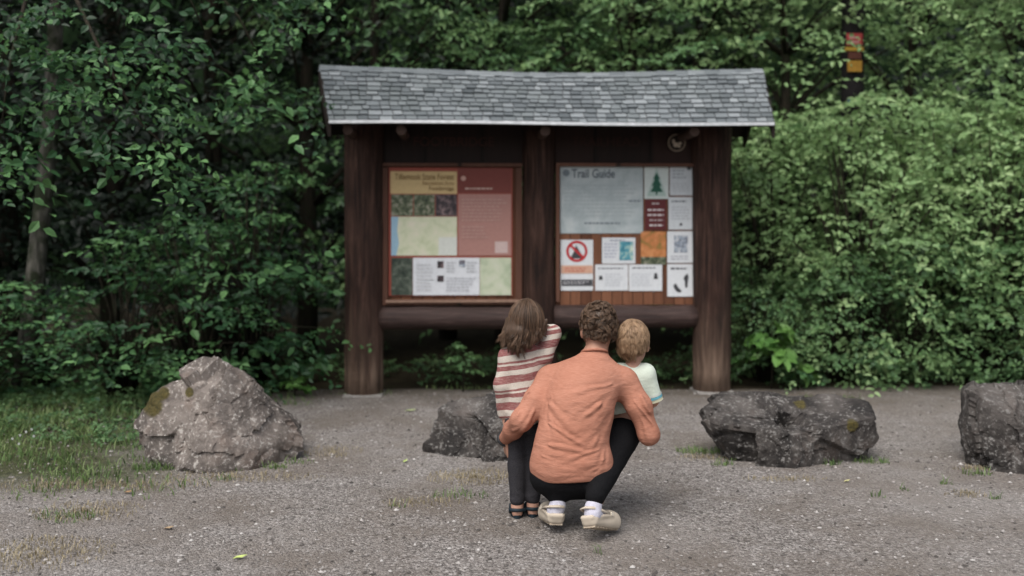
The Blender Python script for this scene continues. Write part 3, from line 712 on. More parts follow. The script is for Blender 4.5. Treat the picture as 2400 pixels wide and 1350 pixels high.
# lettering helpers
def text_mesh(body,bold=0):
    c=bpy.data.curves.new('t','FONT'); c.body=body; c.size=1; c.offset=bold; o=bpy.data.objects.new('t',c); C.objects.link(o)
    dg=bpy.context.evaluated_depsgraph_get(); dg.update(); me=bpy.data.meshes.new_from_object(o.evaluated_get(dg)); bpy.data.objects.remove(o); bpy.data.curves.remove(c)
    V=np.array([v.co[:] for v in me.vertices]); Fc=[tuple(p.vertices) for p in me.polygons]; bpy.data.meshes.remove(me); return V,Fc
def put_text(body,x0,x1,y0,y1,yl,col,parent,org,name='lettering',bold=.01):
    V,Fc=text_mesh(body,bold); mn=V.min(0);mx=V.max(0); a=kp(x0,y1,yl); b=kp(x1,y0,yl)
    X=a.x+(V[:,0]-mn[0])/(mx[0]-mn[0])*(b.x-a.x); Z=a.z+(V[:,1]-mn[1])/(mx[1]-mn[1])*(b.z-a.z)
    return mk(name,np.stack([X,np.full(len(X),yl),Z],1),Fc,plain(col,.7),parent,False,org)
put_text('FOOTBRIDGE',970,1158,322,342,.000,(.045,.016,.012),K,None,'lettering',0)
put_text('TRAILHEAD',1340,1500,322,342,.000,(.036,.014,.011),K,None,'lettering',0)
p=kp(1585,335,0)
E=empty('round_emblem'); E.matrix_world=KM@Matrix.Translation((p.x,0,p.z)); tag(E,'round dark emblem with cream marks fixed high at the right of the kiosk header','emblem')
def disc(mb,cx,cz,r0,r1,y,n=32,a0=0,a1=6.2832):
    V=[];Ff=[]
    for i in range(n+1):
        a=a0+(a1-a0)*i/n; V+=[(cx+r0*math.cos(a),y,cz+r0*math.sin(a)),(cx+r1*math.cos(a),y,cz+r1*math.sin(a))]
    for i in range(n): Ff.append((2*i,2*i+1,2*i+3,2*i+2))
    mb.add(V,Ff)
mb=MB(); mb.tube([(0,0,0),(0,-.02,0)],.085,32); mb.build('plaque',plain((.02,.015,.012)),E)
mb=MB(); disc(mb,0,0,.066,.08,-.023); mb.build('rim',plain((.22,.17,.13)),E)
mb=MB(); disc(mb,-.01,-.018,.0,.022,-.023,12); mb.box((-.03,-.0235,.012),(.022,.001,.034)); mb.box((.028,-.0235,-.005),(.03,.001,.02)); disc(mb,.02,-.03,0,.014,-.0232,10); mb.build('motif',plain((.5,.42,.34)),E)
# notices
def pcol(c): return c if not isinstance(c,tuple) else plain(c,.6,.06,40)
def photo_mat(a,b,c,sc):
    s=NT('printed_photo'); n=s.noise(s.coord(),sc,4,.6,.4); return s.fin(s.ramp(n,[(.32,a),(.5,b),(.68,c)]),.6,.3)
PH_G=photo_mat((.02,.03,.02),(.10,.12,.07),(.32,.30,.24),22); PH_D=photo_mat((.012,.012,.014),(.06,.045,.05),(.28,.2,.2),22)
PH_FOREST=photo_mat((.015,.025,.018),(.05,.065,.05),(.12,.14,.11),18); MAPG=photo_mat((.42,.46,.30),(.53,.55,.40),(.60,.57,.46),8); MAPG2=photo_mat((.34,.40,.28),(.45,.49,.36),(.5,.52,.42),9)
GUIDE=photo_mat((.32,.37,.38),(.40,.45,.46),(.47,.51,.51),7); PH_O=photo_mat((.10,.14,.03),(.45,.17,.06),(.58,.27,.11),10); PH_B=photo_mat((.02,.10,.16),(.08,.28,.34),(.55,.62,.50),14); PH_M=photo_mat((.08,.05,.06),(.25,.3,.36),(.6,.6,.62),24)
def sheet(name,label,cat,box,m,items,yl=-.004,group=None):
    x0,y0,x1,y1=box; a=kp(x0,y1,yl); b=kp(x1,y0,yl); c=(a+b)/2
    o=MB().box((0,.002,0),(b.x-a.x,.004,b.z-a.z)).build(name,pcol(m)); o.matrix_world=KM@Matrix.Translation((c.x,yl,c.z)); tag(o,label,cat,group)
    lay=0
    for it in items:
        lay+=1; y=yl-.0012-.0004*lay
        if it[0]=='rect':
            _,nm,bx,mm=it; p=kp(bx[0],bx[3],y); q=kp(bx[2],bx[1],y); mk(nm,[(p.x,y,p.z),(q.x,y,p.z),(q.x,y,q.z),(p.x,y,q.z)],[(0,1,2,3)],pcol(mm),o,False,c)
        elif it[0]=='text': _,body,bx,col=it[:4]; put_text(body,bx[0],bx[2],bx[1],bx[3],y,col,o,c,'lettering',it[4] if len(it)>4 else .0)
        elif it[0]=='lines':
            _,bx,n,col=it; mb=MB(); rr=random.Random(n+int(bx[0]))
            for k in range(n):
                yy=bx[1]+(bx[3]-bx[1])*(k+.5)/n; hh=(bx[3]-bx[1])/n*.24; xe=bx[2]-(bx[2]-bx[0])*rr.uniform(0,.25); xs=bx[0]
                while xs<xe:
                    w=rr.uniform(4,11); p=kp(xs,yy+hh,y); q=kp(min(xe,xs+w),yy-hh,y); mb.add([(p.x,y,p.z),(q.x,y,p.z),(q.x,y,q.z),(p.x,y,q.z)],[(0,1,2,3)]); xs+=w+2.2
            mk('text_lines',mb.v,mb.f,pcol(col),o,False,c)
        elif it[0]=='poly':
            _,nm,pts_,mm=it; V_=[kp(a_,b_,y) for a_,b_ in pts_]; mk(nm,V_,[tuple(range(len(V_)-1,-1,-1))],pcol(mm),o,False,c)
        elif it[0]=='ring':
            _,nm,(cx,cy,r0,r1),mm=it; p=kp(cx,cy,y); k=(kp(cx+100,cy,y).x-p.x)/100; mb=MB(); disc(mb,p.x,p.z,r0*k,r1*k,y); mk(nm,mb.v,mb.f,pcol(mm),o,False,c)
    return o
WH=(.60,.62,.64); DK=(.05,.05,.055)
sheet('information_poster','large framed forest poster with yellow heading, map and red text panel on the left panel','poster',(911,393,1201,694),(.27,.065,.045),[
 ('rect','heading_panel',(915,402,1071,454),(.54,.40,.20)),('rect','red_panel',(1073,394,1198,452),(.17,.045,.036)),
 ('rect','photo',(917,456,968,506),PH_G),('rect','photo',(970,456,1019,506),PH_G),('rect','photo',(1021,456,1071,506),PH_D),
 ('rect','map',(917,508,1071,599),MAPG),('rect','map_inset',(1028,556,1071,598),(.55,.57,.53)),('poly','map_sea',[(917,508),(934,508),(931,540),(935,570),(929,599),(917,599)],(.27,.42,.53)),
 ('rect','text_panel',(1074,455,1198,599),(.34,.18,.155)),('rect','inset',(1160,566,1190,593),(.48,.37,.35)),
 ('rect','photo',(917,604,967,692),PH_FOREST),('rect','white_panel',(968,604,1124,692),(.58,.60,.63)),('rect','map',(1125,604,1198,692),MAPG2),
 ('text','Tillamook State Forest',(925,407,1064,421),(.16,.09,.03)),('text','Recreation Area',(990,424,1064,434),(.30,.19,.08)),('text','Footbridge',(1006,437,1064,449),(.16,.09,.03)),
 ('ring','emblem',(1086,418,0,6),(.5,.3,.25)),('lines',(1090,438,1160,446),1,(.5,.35,.3)),
 ('lines',(1082,464,1190,520),7,(.40,.24,.21)),('lines',(1082,528,1150,560),4,(.40,.24,.21)),
 ('rect','photo',(1025,612,1040,628),PH_D),('rect','photo',(1076,610,1090,626),PH_M),('rect','photo',(1025,646,1040,660),PH_D),
 ('lines',(1046,612,1070,640),4,(.42,.43,.45)),('lines',(1094,612,1118,640),4,(.42,.43,.45)),('lines',(976,616,1018,684),8,(.50,.51,.53)),('lines',(1046,648,1116,684),5,(.46,.47,.5))],-.010)
sheet('trail_map','large grey Trail Guide map sheet at the top left of the right panel','map',(1313,387,1507,547),GUIDE,[
 ('text','Trail Guide',(1340,396,1441,417),(.10,.12,.14),.02),('ring','emblem',(1327,405,0,8),(.15,.18,.2)),('lines',(1322,430,1500,510),9,(.36,.41,.42)),('lines',(1370,518,1470,528),1,(.2,.23,.25)),('lines',(1474,466,1504,476),1,(.2,.23,.25))])
sheet('notice','white notice with a dark green tree inside a triangle','notice',(1510,388,1567,466),(.52,.57,.55),[('poly','triangle',[(1539,392),(1562,460),(1516,460)],(.36,.46,.42)),('poly','tree_symbol',[(1539,404),(1547,420),(1543,420),(1551,436),(1546,436),(1554,450),(1541,450),(1541,457),(1537,457),(1537,450),(1524,450),(1532,436),(1527,436),(1535,420),(1531,420)],(.02,.09,.06))])
sheet('notice','pale notice in the top right corner of the right panel','notice',(1570,388,1625,458),(.50,.53,.55),[('lines',(1576,396,1612,420),3,(.3,.33,.36)),('ring','stamp',(1615,394,0,5),(.08,.09,.1)),('lines',(1576,428,1618,450),4,(.42,.44,.46))])
sheet('notice','dark red sign with white lines of text on the right panel','sign',(1512,468,1561,538),(.10,.02,.022),[('lines',(1528,474,1546,480),1,(.55,.5,.5)),('lines',(1518,488,1558,496),1,(.6,.55,.55)),('lines',(1518,500,1558,508),1,(.6,.55,.55)),('lines',(1522,513,1556,519),1,(.45,.4,.4)),('lines',(1522,524,1556,532),1,(.6,.55,.55))])
sheet('notice','white typed notice below the corner notice, right of the dark red sign','notice',(1567,462,1625,538),(.53,.56,.58),[('lines',(1574,468,1620,476),1,(.12,.13,.15)),('lines',(1574,482,1620,516),5,(.40,.42,.45)),('ring','stamp',(1596,526,0,3.5),(.08,.08,.09))])
sheet('notice','orange picture poster of a dry hillside below the dark red sign','poster',(1502,543,1561,620),PH_O,[('rect','picture_strip',(1502,602,1561,620),PH_G)])
sheet('notice','white notice with a blue and red picture, right of the orange poster','notice',(1564,542,1625,616),WH,[('rect','picture',(1580,552,1612,592),PH_M),('lines',(1572,598,1618,610),2,(.35,.36,.4))])
sheet('notice','white notice with black figures of a person and a dog, lowest at the right','notice',(1564,619,1625,695),WH,[('lines',(1572,625,1618,634),1,(.06,.06,.07)),('poly','dog_figure',[(1578,668),(1584,664),(1590,674),(1598,682),(1594,686),(1586,684),(1580,676)],DK),('poly','person_figure',[(1606,645),(1612,641),(1614,650),(1612,662),(1611,674),(1606,674),(1605,660),(1602,652)],DK)])
sheet('notice','no campfire notice with a red crossed ring and a black strip below','sign',(1314,562,1390,681),WH,[('poly','campfire_symbol',[(1336,606),(1346,588),(1350,574),(1358,588),(1370,606)],DK),('ring','ring',(1352,589,19,25),(.42,.025,.03)),('poly','slash',[(1335,577),(1339,573),(1369,601),(1365,605)],(.42,.025,.03)),('rect','orange_strip',(1315,622,1389,641),(.55,.33,.24)),('lines',(1324,626,1382,638),2,(.42,.12,.08)),('rect','black_strip',(1316,655,1389,670),(.06,.06,.065)),('lines',(1320,658,1386,667),2,(.4,.4,.42))])
sheet('notice','white notice with a blue green picture in the middle of the right panel','notice',(1411,557,1489,618),WH,[('rect','picture',(1452,566,1484,610),PH_B),('lines',(1416,568,1448,606),5,(.40,.42,.5)),('lines',(1430,561,1470,566),1,(.2,.22,.3))])
sheet('notice','plain white notice with a small icon at the bottom, beside the no campfire notice','notice',(1395,620,1472,681),WH,[('lines',(1402,626,1466,632),1,(.12,.12,.14)),('poly','icon',[(1405,646),(1411,646),(1413,656),(1403,656)],DK),('lines',(1418,640,1464,672),5,(.50,.52,.55))])
sheet('notice','plain white notice at the bottom, left of the notice with the dog figure','notice',(1474,620,1552,682),WH,[('lines',(1482,625,1546,631),1,(.12,.12,.14)),('lines',(1480,640,1528,672),5,(.50,.52,.55)),('poly','icon',[(1534,640),(1540,640),(1542,654),(1532,654)],DK)])
# pole with signs
Yp=10.8; b=at(1998,900,Yp); PO=empty('signed_pole',(b.x,Yp,0)); tag(PO,'dark wooden pole carrying red, yellow and blue signs above the right thicket','pole')
logtube([(0,0,0),(0,0,4.8)],[.13,.115],16,3).build('pole',plain((.012,.010,.011),.9,.3),PO,True)
def psign(nm,x0,y0,x1,y1,m):
    p=at(x0,y1,Yp-.15);q=at(x1,y0,Yp-.15); c=(p+q)/2; return MB().box((c.x-b.x,-.15,c.z),(q.x-p.x,.012,q.z-p.z)).build(nm,m,PO)
a=psign('red_sign',1984,78,2021,106,plain((.34,.05,.05))); mk('text_lines',[(at(1990+dx,y,Yp-.158)-Vector((b.x,Yp,0))) for y0 in (86,96) for dx,y in ((0,y0+4),(24,y0+4),(24,y0),(0,y0))],[(0,1,2,3),(4,5,6,7)],plain((.45,.25,.24)),a)
psign('yellow_sign',1980,110,2024,119,plain((.34,.21,.03))); psign('yellow_sign',1986,142,2020,168,plain((.32,.17,.025))); psign('dark_red_sign',1988,122,2018,138,plain((.09,.03,.02))); psign('blue_sign',1988,230,2010,242,plain((.03,.10,.18)))
# ------------------------------------------------------------------ people
def axes(yaw,pitch=0,roll=0): return (Matrix.Rotation(yaw,3,'Z')@Matrix.Rotation(pitch,3,'X')@Matrix.Rotation(roll,3,'Y'))
def head(sc,c,M,s):
    c=Vector(c); g=lambda x,y,z:c+M@Vector((x,y,z))*s
    sc.ell(g(0,-.012,.02),(.074*s,.094*s,.098*s),M,.02).ell(g(0,.035,-.055),(.056*s,.058*s,.068*s),M,.03)
    sc.cap(g(0,.088,.01),g(0,.108,-.028),.009*s,.014*s,.012)
    sc.cap(g(-.03,.082,.026),g(.03,.082,.026),.011*s,.011*s,.02)
    sc.cap(g(-.018,.085,-.063),g(.018,.085,-.063),.008*s,.008*s,.008); sc.ell(g(0,.075,-.105),(.022*s,.018*s,.018*s),M,.02)
    for q in (-1,1): sc.ell(g(q*.080,-.004,-.015),(.012*s,.022*s,.034*s),M,.008)
    return g
def eyes(g,M,s,parent,off):
    for q in (-1,1):
        bm=bmesh.new(); bmesh.ops.create_uvsphere(bm,u_segments=12,v_segments=8,radius=.0125*s)
        V=[v.co+g(q*.03,.078,.0) for v in bm.verts]; Fc=[tuple(v.index for v in f.verts) for f in bm.faces]; bm.free()
        eo=mk('eye',V,Fc,plain((.7,.68,.66),.2),parent,True,off)
        mb=MB(); p=g(q*.03,.0895,.0); mb.tube([p,p+M@Vector((0,.0025*s,0))],.006*s,10); mb.build('iris',plain((.05,.03,.02),.2),eo,False,off)
def hand(sc,w,d,pn,s,curl=.5,thumb=1):
    w=Vector(w); d=Vector(d).normalized(); pn=Vector(pn); pn=(pn-d*pn.dot(d)).normalized(); sd=d.cross(pn)*thumb
    for k in (-1,-.3,.4,1): sc.cap(w+sd*k*.020*s,w+d*.085*s+sd*k*.032*s,.014*s,.012*s,.012)
    for i,L in enumerate((.070,.078,.072,.056)):
        p=w+d*.088*s+sd*(1-i*.667)*.033*s; q=d.copy()
        for j in range(3):
            ang=curl*(.6+.35*j); q=(q*math.cos(ang)+pn*math.sin(ang)).normalized() if j else (d*math.cos(curl*.5)+pn*math.sin(curl*.5)).normalized()
            e=p+q*L*s*(.45,.32,.25)[j]; sc.cap(p,e,(.0092-.0008*j)*s,(.0086-.0009*j)*s,.004); p=e
    p=w+d*.025*s+sd*.030*s; e=p+(d*.6+sd*.75+pn*.35).normalized()*.042*s; sc.cap(p,e,.013*s,.010*s,.01); sc.cap(e,e+(d*.85+sd*.2+pn*.4).normalized()*.032*s,.010*s,.008*s,.004)
def wr(amp,seed,f=1.0,zs=1.6):
    r=np.random.RandomState(seed); W=[]
    for i in range(7):
        a=r.rand()*6.28; k=(18+30*r.rand())*f; W.append((k*math.cos(a)*.6,k*.35*r.randn(),k*math.sin(a)*zs*.6,r.rand()*6.28,1/(1+i*.25)))
    def g(X,Y,Z):
        t=0; wx=.02*np.sin(13*Z+5*X)+.015*np.sin(21*X+9*Y)
        for a,b,c,p,w in W: t=t+w*(1-np.abs(np.sin(.5*(a*(X+wx)+b*Y+c*(Z+wx))+p)))**2
        return -amp*(t/2.2-.5)
    return g
def fold_lines(base,lines):
    def g(X,Y,Z):
        d=base(X,Y,Z)
        wob=.006*np.sin(40*Z+25*X)
        for a,b,w,amp in lines:
            a=V3(a);b=V3(b);dd=b-a;L=dd@dd; t=np.clip(((X-a[0])*dd[0]+(Y-a[1])*dd[1]+(Z-a[2])*dd[2])/L,0,1)
            q=np.sqrt((X+wob-a[0]-t*dd[0])**2+.25*(Y-a[1]-t*dd[1])**2+(Z+wob-a[2]-t*dd[2])**2)
            ww=w*(.55+.9*t)
            d=d+(-amp*np.exp(-(q/ww)**2)+amp*.45*np.exp(-((q-2.0*ww)/ww)**2))*np.sin(np.pi*np.clip(t*.9+.05,0,1))
        return d
    return g
# ---- man
mo=Vector((.30,4.72,0)); MAN=empty('person',mo); tag(MAN,'crouching adult in terracotta long sleeved shirt and cream clogs, arms around both children','person')
Lsh=Vector((.188,4.90,.690)); Rsh=Vector((.550,4.89,.682)); Lel=Vector((.045,4.79,.515)); Rel=Vector((.664,4.83,.442)); Lwr=Vector((-.034,4.975,.390)); Rwr=Vector((.665,5.07,.44))
nb=Vector((.405,4.93,.80)); hc=Vector((.432,4.985,.935)); HM=axes(R(4),R(-4),R(2))
Lhip=Vector((.195,4.75,.26));Rhip=Vector((.380,4.75,.26));Lkn=Vector((.235,5.04,.42));Rkn=Vector((.560,4.97,.415));Lan=Vector((.215,4.70,.13));Ran=Vector((.372,4.575,.155))
sc=Sculpt(.0055)
g=head(sc,hc,HM,1.0); sc.cap(nb-Vector((0,.02,.03)),hc+Vector((-.003,-.02,-.06)),.060,.054,.03)
sc.ell((.29,4.77,.29),(.15,.105,.11)).ell((.295,4.78,.45),(.145,.10,.16),None,.05).ell((.345,4.83,.62),(.16,.105,.17),None,.05).cap(Lsh,Rsh,.055,.055,.04)
sc.cap(nb,Lsh,.05,.05,.03).cap(nb,Rsh,.05,.05,.03)
sc.chain([Lsh,Lel,Lwr],[.050,.040,.026]); sc.chain([Rsh,Rel,Rwr],[.050,.040,.026])
sc.chain([Lhip,Lkn,Lan],[.075,.055,.034]); sc.chain([Rhip,Rkn,Ran],[.075,.055,.034])
hand(sc,Lwr+Vector((.002,.006,-.004)),(.12,.20,-.9),(1,.25,.15),.95,.5,-1); hand(sc,Rwr,(-.75,.45,.1),(-.3,-.8,0),.95,.45,1)
LF=(Vector((.210,4.645,.070)),Vector((.172,4.90,.012))); RF=(Vector((.340,4.515,.100)),Vector((.483,4.715,.012)))
for an,(he,to) in ((Lan,LF),(Ran,RF)):
    sc.cap(an,he+(to-he)*.2+Vector((0,0,.045)),.030,.028); sc.cap(he+(to-he)*.2+Vector((0,0,.04)),he+(to-he)*.8+Vector((0,0,.035)),.028,.024)
sc_obj(sc,'body',SKIN,MAN,mo); eyes(g,HM,1,MAN,mo)
sc=Sculpt(.005)
sc.ell((.285,4.745,.31),(.202,.140,.14),None,.05).ell((.283,4.755,.42),(.174,.130,.16),None,.06).ell((.318,4.79,.56),(.174,.135,.17),None,.06).ell((.36,4.845,.68),(.180,.122,.125),None,.06)
sc.cap(Lsh+Vector((.012,0,0)),Rsh+Vector((-.012,0,0)),.068,.068,.05); sc.cap(nb-Vector((0,.02,.018)),Lsh+Vector((.03,0,.0)),.062,.062,.05).cap(nb-Vector((0,.02,.018)),Rsh+Vector((-.03,0,0)),.062,.062,.05)
Lmid=Lsh.lerp(Lel,.5)+Vector((.005,-.012,0)); Rmid=Rsh.lerp(Rel,.5)+Vector((.012,-.012,0.01))
sc.chain([Lsh,Lmid,Lel,Lel.lerp(Lwr,.5),Lwr],[.070,.062,.050,.044,.034],.03); sc.chain([Rsh,Rmid,Rel,Rel.lerp(Rwr,.5),Rwr],[.070,.060,.049,.046,.036],.03)
Bk=lambda px,py,Y:at(px,py,Y)
sc.disp=fold_lines(wr(.0024,4,.8),[
 (Bk(1462,905,4.74),Bk(1360,985,4.63),.008,.011),(Bk(1466,925,4.74),Bk(1390,1050,4.62),.008,.011),(Bk(1458,955,4.70),Bk(1405,1110,4.62),.008,.009),(Bk(1470,890,4.76),Bk(1330,925,4.68),.008,.008),
 (Bk(1268,930,4.74),Bk(1350,1010,4.63),.008,.009),(Bk(1258,975,4.70),Bk(1370,1045,4.61),.008,.010),(Bk(1245,1030,4.66),Bk(1390,1070,4.60),.007,.009),(Bk(1240,1065,4.66),Bk(1400,1095,4.61),.007,.008),(Bk(1445,1090,4.64),Bk(1300,1120,4.62),.006,.007),(Bk(1438,1040,4.66),Bk(1310,1085,4.61),.007,.009),
 (Bk(1285,900,4.76),Bk(1300,1060,4.62),.008,.005),(Bk(1240,925,4.77),Bk(1200,990,4.74),.008,.010),(Bk(1262,940,4.77),Bk(1222,1020,4.74),.008,.009),(Bk(1255,890,4.82),Bk(1220,950,4.76),.007,.008),(Bk(1230,990,4.74),Bk(1190,1020,4.80),.007,.008),(Bk(1360,950,4.65),Bk(1290,1000,4.63),.007,.006),(Bk(1420,1000,4.63),Bk(1330,1030,4.61),.006,.006),
 (Bk(1490,905,4.80),Bk(1540,985,4.78),.008,.009),(Bk(1485,930,4.79),Bk(1545,1020,4.78),.008,.010),(Bk(1495,975,4.78),Bk(1530,1040,4.79),.007,.008),(Bk(1350,838,4.84),Bk(1440,842,4.84),.009,.005)])
sc.cut((.3,4.62,.258),(.05,-.10,-1)); sc.cut(nb+Vector((.002,-.005,.030)),(0,.35,1)); sc.cut(Lwr,(Lwr-Lel)); sc.cut(Rwr,(Rwr-Rel))
SH=sc_obj(sc,'shirt',SHIRT,MAN,mo,1)
rim=[]
for k in range(17):
    a=2*math.pi*k/16; rim.append(nb+Vector((.002,-.010,.028))+Vector((.062*math.cos(a),.064*math.sin(a),-.022*math.sin(a)-.0)))
MB().tube(rim,.007,6).build('collar',SHIRT,SH,True,mo)
sc=Sculpt(.006)
sc.ell((.285,4.755,.262),(.198,.128,.115),None,.04); sc.cap(Lhip,Lkn,.095,.076,.04).cap(Rhip,Rkn,.095,.078,.04).cap(Lkn,Lan+Vector((0,.022,.045)),.078,.048,.03).cap(Rkn,Ran+Vector((.012,.025,.047)),.080,.048,.03)
sc.disp=wr(.007,9,1.0)
sc_obj(sc,'trousers',BLACK,MAN,mo)
for an,kn,(he,to) in ((Lan,Lkn,LF),(Ran,Rkn,RF)):
    sc=Sculpt(.004); ax=(to-he)
    sc.chain([an.lerp(kn,.2),an,he+ax*.20+Vector((0,0,.045)),he+ax*.5+Vector((0,0,.04))],[.036,.034,.033,.032],.02)
    sc_obj(sc,'sock',SOCK,MAN,mo)
CLOG=plain((.47,.405,.325),.65,.06,30)
def clog(he,to,roll,parent,off):
    f=(to-he).normalized(); up=Vector((0,0,1)); sd=f.cross(up).normalized(); up=sd.cross(f); 
    up=(up*math.cos(roll)+sd*math.sin(roll)).normalized(); sd=f.cross(up)
    M=Matrix((sd,f,up)).transposed(); g=lambda x,y,z: he+M@Vector((x,y,z))
    sc=Sculpt(.004)
    for x in (-.018,.018): sc.cap(g(x*.9,.030,.010),g(x*1.0,.225,.010),.024,.029,.02)
    sc.ell(g(0,.20,.036),(.049,.085,.040),M,.03)
    for x in (-1,1): sc.cap(g(x*.036,.03,.028),g(x*.043,.16,.046),.008,.010,.015)
    sc.cap(g(-.024,.006,.028),g(.024,.006,.028),.009,.009,.02)
    sc.sub(g(0,.078,.076),(.032,.078,.058),M); sc.cut(g(0,0,-.012),-up)
    o=sc_obj(sc,'clog',CLOG,parent,off)
    mb=MB(); mb.tube([g(-.046,.15,.046),g(-.046,.07,.060),g(-.034,.012,.068),g(0,-.006,.071),g(.034,.012,.068),g(.046,.07,.060),g(.046,.15,.046)],[.008,.007,.007,.007,.007,.007,.008],8,.5,.5); mb.build('heel_strap',CLOG,o,True,off)
    mb=MB()
    for k in range(9):
        y=.025+.026*k; mb.box(g(0,y,-.013),(.060,.012,.008),M)
    mb.build('tread',plain((.40,.33,.25),.8),o,False,off)
    for x in (-1,1): MB().tube([g(x*.047,.15,.048),g(x*.055,.15,.048)],.009,12).build('rivet',plain((.60,.54,.45)),o,False,off)
clog(LF[0],LF[1]+Vector((0,0,.012)),R(4),MAN,mo); clog(RF[0],RF[1]+Vector((0,0,.012)),R(-14),MAN,mo)
d=(Lwr-Lel).normalized(); wc=Lwr+d*.008; a=d.orthogonal().normalized(); b2=d.cross(a)
wt=MB().tube([wc+(a*math.cos(t)+b2*math.sin(t))*.033 for t in [6.2832*k/20 for k in range(21)]],.008,8).build('watch',plain((.02,.02,.022),.4),MAN,True,mo)
# hair
def hair_cap(sc,c,M,s,t,pn,pp):
    g=lambda x,y,z:Vector(c)+M@Vector((x,y,z))*s
    sc.ell(g(0,-.014,.024),(.074*s+t,.094*s+t,.098*s+t),M,.02); sc.cut(g(*pp),M@Vector(pn)); return g
def tufts(c,M,s,t,pn,pp,n,per,length,r0,seed,down=.2,curl=1.0,rise=.6,jit=.007,swk=2.2):
    r=random.Random(seed); mb=MB(); pn=Vector(pn).normalized(); pp=Vector(pp)
    E_=Vector((.074+t*.75,.094+t*.75,.098+t*.75)); O_=Vector((0,-.014,.024))
    while n>0:
        v=Vector((r.gauss(0,1),r.gauss(0,1),r.gauss(0,1))).normalized(); q=O_+Vector((v.x*E_.x,v.y*E_.y,v.z*E_.z))
        if (q-pp).dot(pn)>-.002: continue
        n-=1
        sw=Vector((noise.noise(q*22),noise.noise(q*22+Vector((9,0,0))),noise.noise(q*22+Vector((0,9,0)))))*swk
        tg=sw+Vector((0,0,-down*3))+Vector((r.gauss(0,.4),r.gauss(0,.4),r.gauss(0,.4)))*min(1,swk); tg=(tg-v*tg.dot(v)).normalized(); bn=v.cross(tg); L=length*(.6+.8*r.random()); cs=r.choice((-1,1))*curl*(.5+r.random()); tn=r.random()
        for m in range(per):
            j=Vector((r.gauss(0,jit),r.gauss(0,jit),r.gauss(0,jit))); pts=[]
            for k in range(6):
                u=k/5; x_=q+j*(1-.75*u)+tg*L*u*(1-.35*abs(cs)*u)+bn*cs*L*.45*u*u
                w_=x_-O_; e_=math.sqrt((w_.x/E_.x)**2+(w_.y/E_.y)**2+(w_.z/E_.z)**2)
                if w_.z>-.05: x_=O_+w_/e_*(1+.035*math.sin(u*2))
                pts.append(Vector(c)+M@((x_+v*rise*L*math.sin(u*2.6)*.5)*s))
            mb.tube(pts,[r0,r0,r0*.95,r0*.8,r0*.55,r0*.15],3,min(1,max(0,tn*.7+.15+r.gauss(0,.2))))
    return mb
def hair_obj(mb,V,Fc,m,parent,off,base):
    nV=len(mb.v); hv=np.concatenate([np.array([tuple(v) for v in mb.v]),V]); hf=mb.f+[tuple(x) for x in (Fc+nV).tolist()]
    return mk('hair',hv,hf,m,parent,True,off,{'tint':mb.t+[base]*len(V)})
PN=(0,.62,-1); PP=(0,-.10,-.055)
sc=Sculpt(.005); hair_cap(sc,hc,HM,1,.010,PN,PP); V,Fc=sc.mesh(2)
hair_obj(tufts(hc,HM,1,.012,PN,PP,330,13,.040,.0012,3,.18,.6,.55,.007),V,Fc,HAIR_M,MAN,mo,.15)
# ---- girl
go=Vector((.066,4.98,0)); GIRL=empty('person',go); tag(GIRL,'small girl with long brown hair in a cream and red striped sweater, standing','person')
gh=Vector((.074,4.985,.948)); GM=axes(R(-14),R(6)); s=.90
gl=[Vector((.024,4.985,.46)),Vector((.030,4.98,.25)),Vector((.026,4.965,.055))]; gr=[Vector((.110,4.985,.46)),Vector((.108,4.99,.25)),Vector((.104,4.985,.055))]
gLs=Vector((-.018,4.985,.795));gLe=Vector((-.045,4.975,.655));gLw=Vector((-.040,5.0,.515)); gRs=Vector((.158,5.0,.80));gRe=Vector((.206,5.06,.905));gRw=Vector((.120,5.19,.955))
sc=Sculpt(.005); g=head(sc,gh,GM,s); sc.cap((.068,4.985,.82),gh-Vector((0,.012,.05)),.036,.036)
sc.ell((.067,4.985,.48),(.075,.062,.08)).ell((.067,4.985,.62),(.068,.055,.11),None,.04).ell((.068,4.985,.74),(.075,.058,.08),None,.04).cap(gLs,gRs,.032,.032,.03)
sc.chain([gLs,gLe,gLw],[.030,.025,.018]); sc.chain([gRs,gRe,gRw],[.030,.025,.018]); sc.chain(gl,[.052,.040,.028]); sc.chain(gr,[.052,.040,.028])
for an,dx in ((gl[2],-.012),(gr[2],.014)): sc.cap(an-Vector((0,.012,.030)),an+Vector((dx,.095,-.036)),.022,.018); sc.cap(an,an-Vector((0,.01,.028)),.026,.022)
hand(sc,gLw,(.0,.12,-1),(1,.1,0),.62,.4,-1); hand(sc,gRw,(-.5,.7,.2),(-.2,.3,-1),.62,.3,1)
sc_obj(sc,'body',SKIN_KID,GIRL,go); eyes(g,GM,s,GIRL,go)
sc=Sculpt(.005)
sc.ell((.068,4.982,.51),(.096,.078,.075),None,.04).ell((.067,4.982,.62),(.092,.074,.12),None,.05).ell((.068,4.985,.74),(.094,.074,.085),None,.05).cap(gLs,gRs,.048,.048,.04).cap((.068,4.985,.80),(.068,4.985,.835),.055,.045,.03)
sc.chain([gLs,gLe,gLw],[.048,.044,.036],.025); sc.chain([gRs,gRe,gRw],[.046,.044,.034],.02); sc.disp=wr(.005,12,1.1,2.2)
sc.cut((.068,4.98,.462),(0,0,-1)); sc.cut((.068,4.98,.97),(0,.2,1)); sc.cut(gRw,gRw-gRe); sc_obj(sc,'sweater',KNIT,GIRL,go)
sc=Sculpt(.005); sc.ell((.067,4.985,.475),(.084,.07,.07),None,.03)
for q in (gl,gr): sc.chain([q[0],q[1],q[2]+Vector((0,0,.035))],[.062,.049,.038],.02)
sc.disp=wr(.005,5,1.6,2.2); sc_obj(sc,'leggings',GREYPANT,GIRL,go)
SAND=plain((.012,.022,.030),.6)
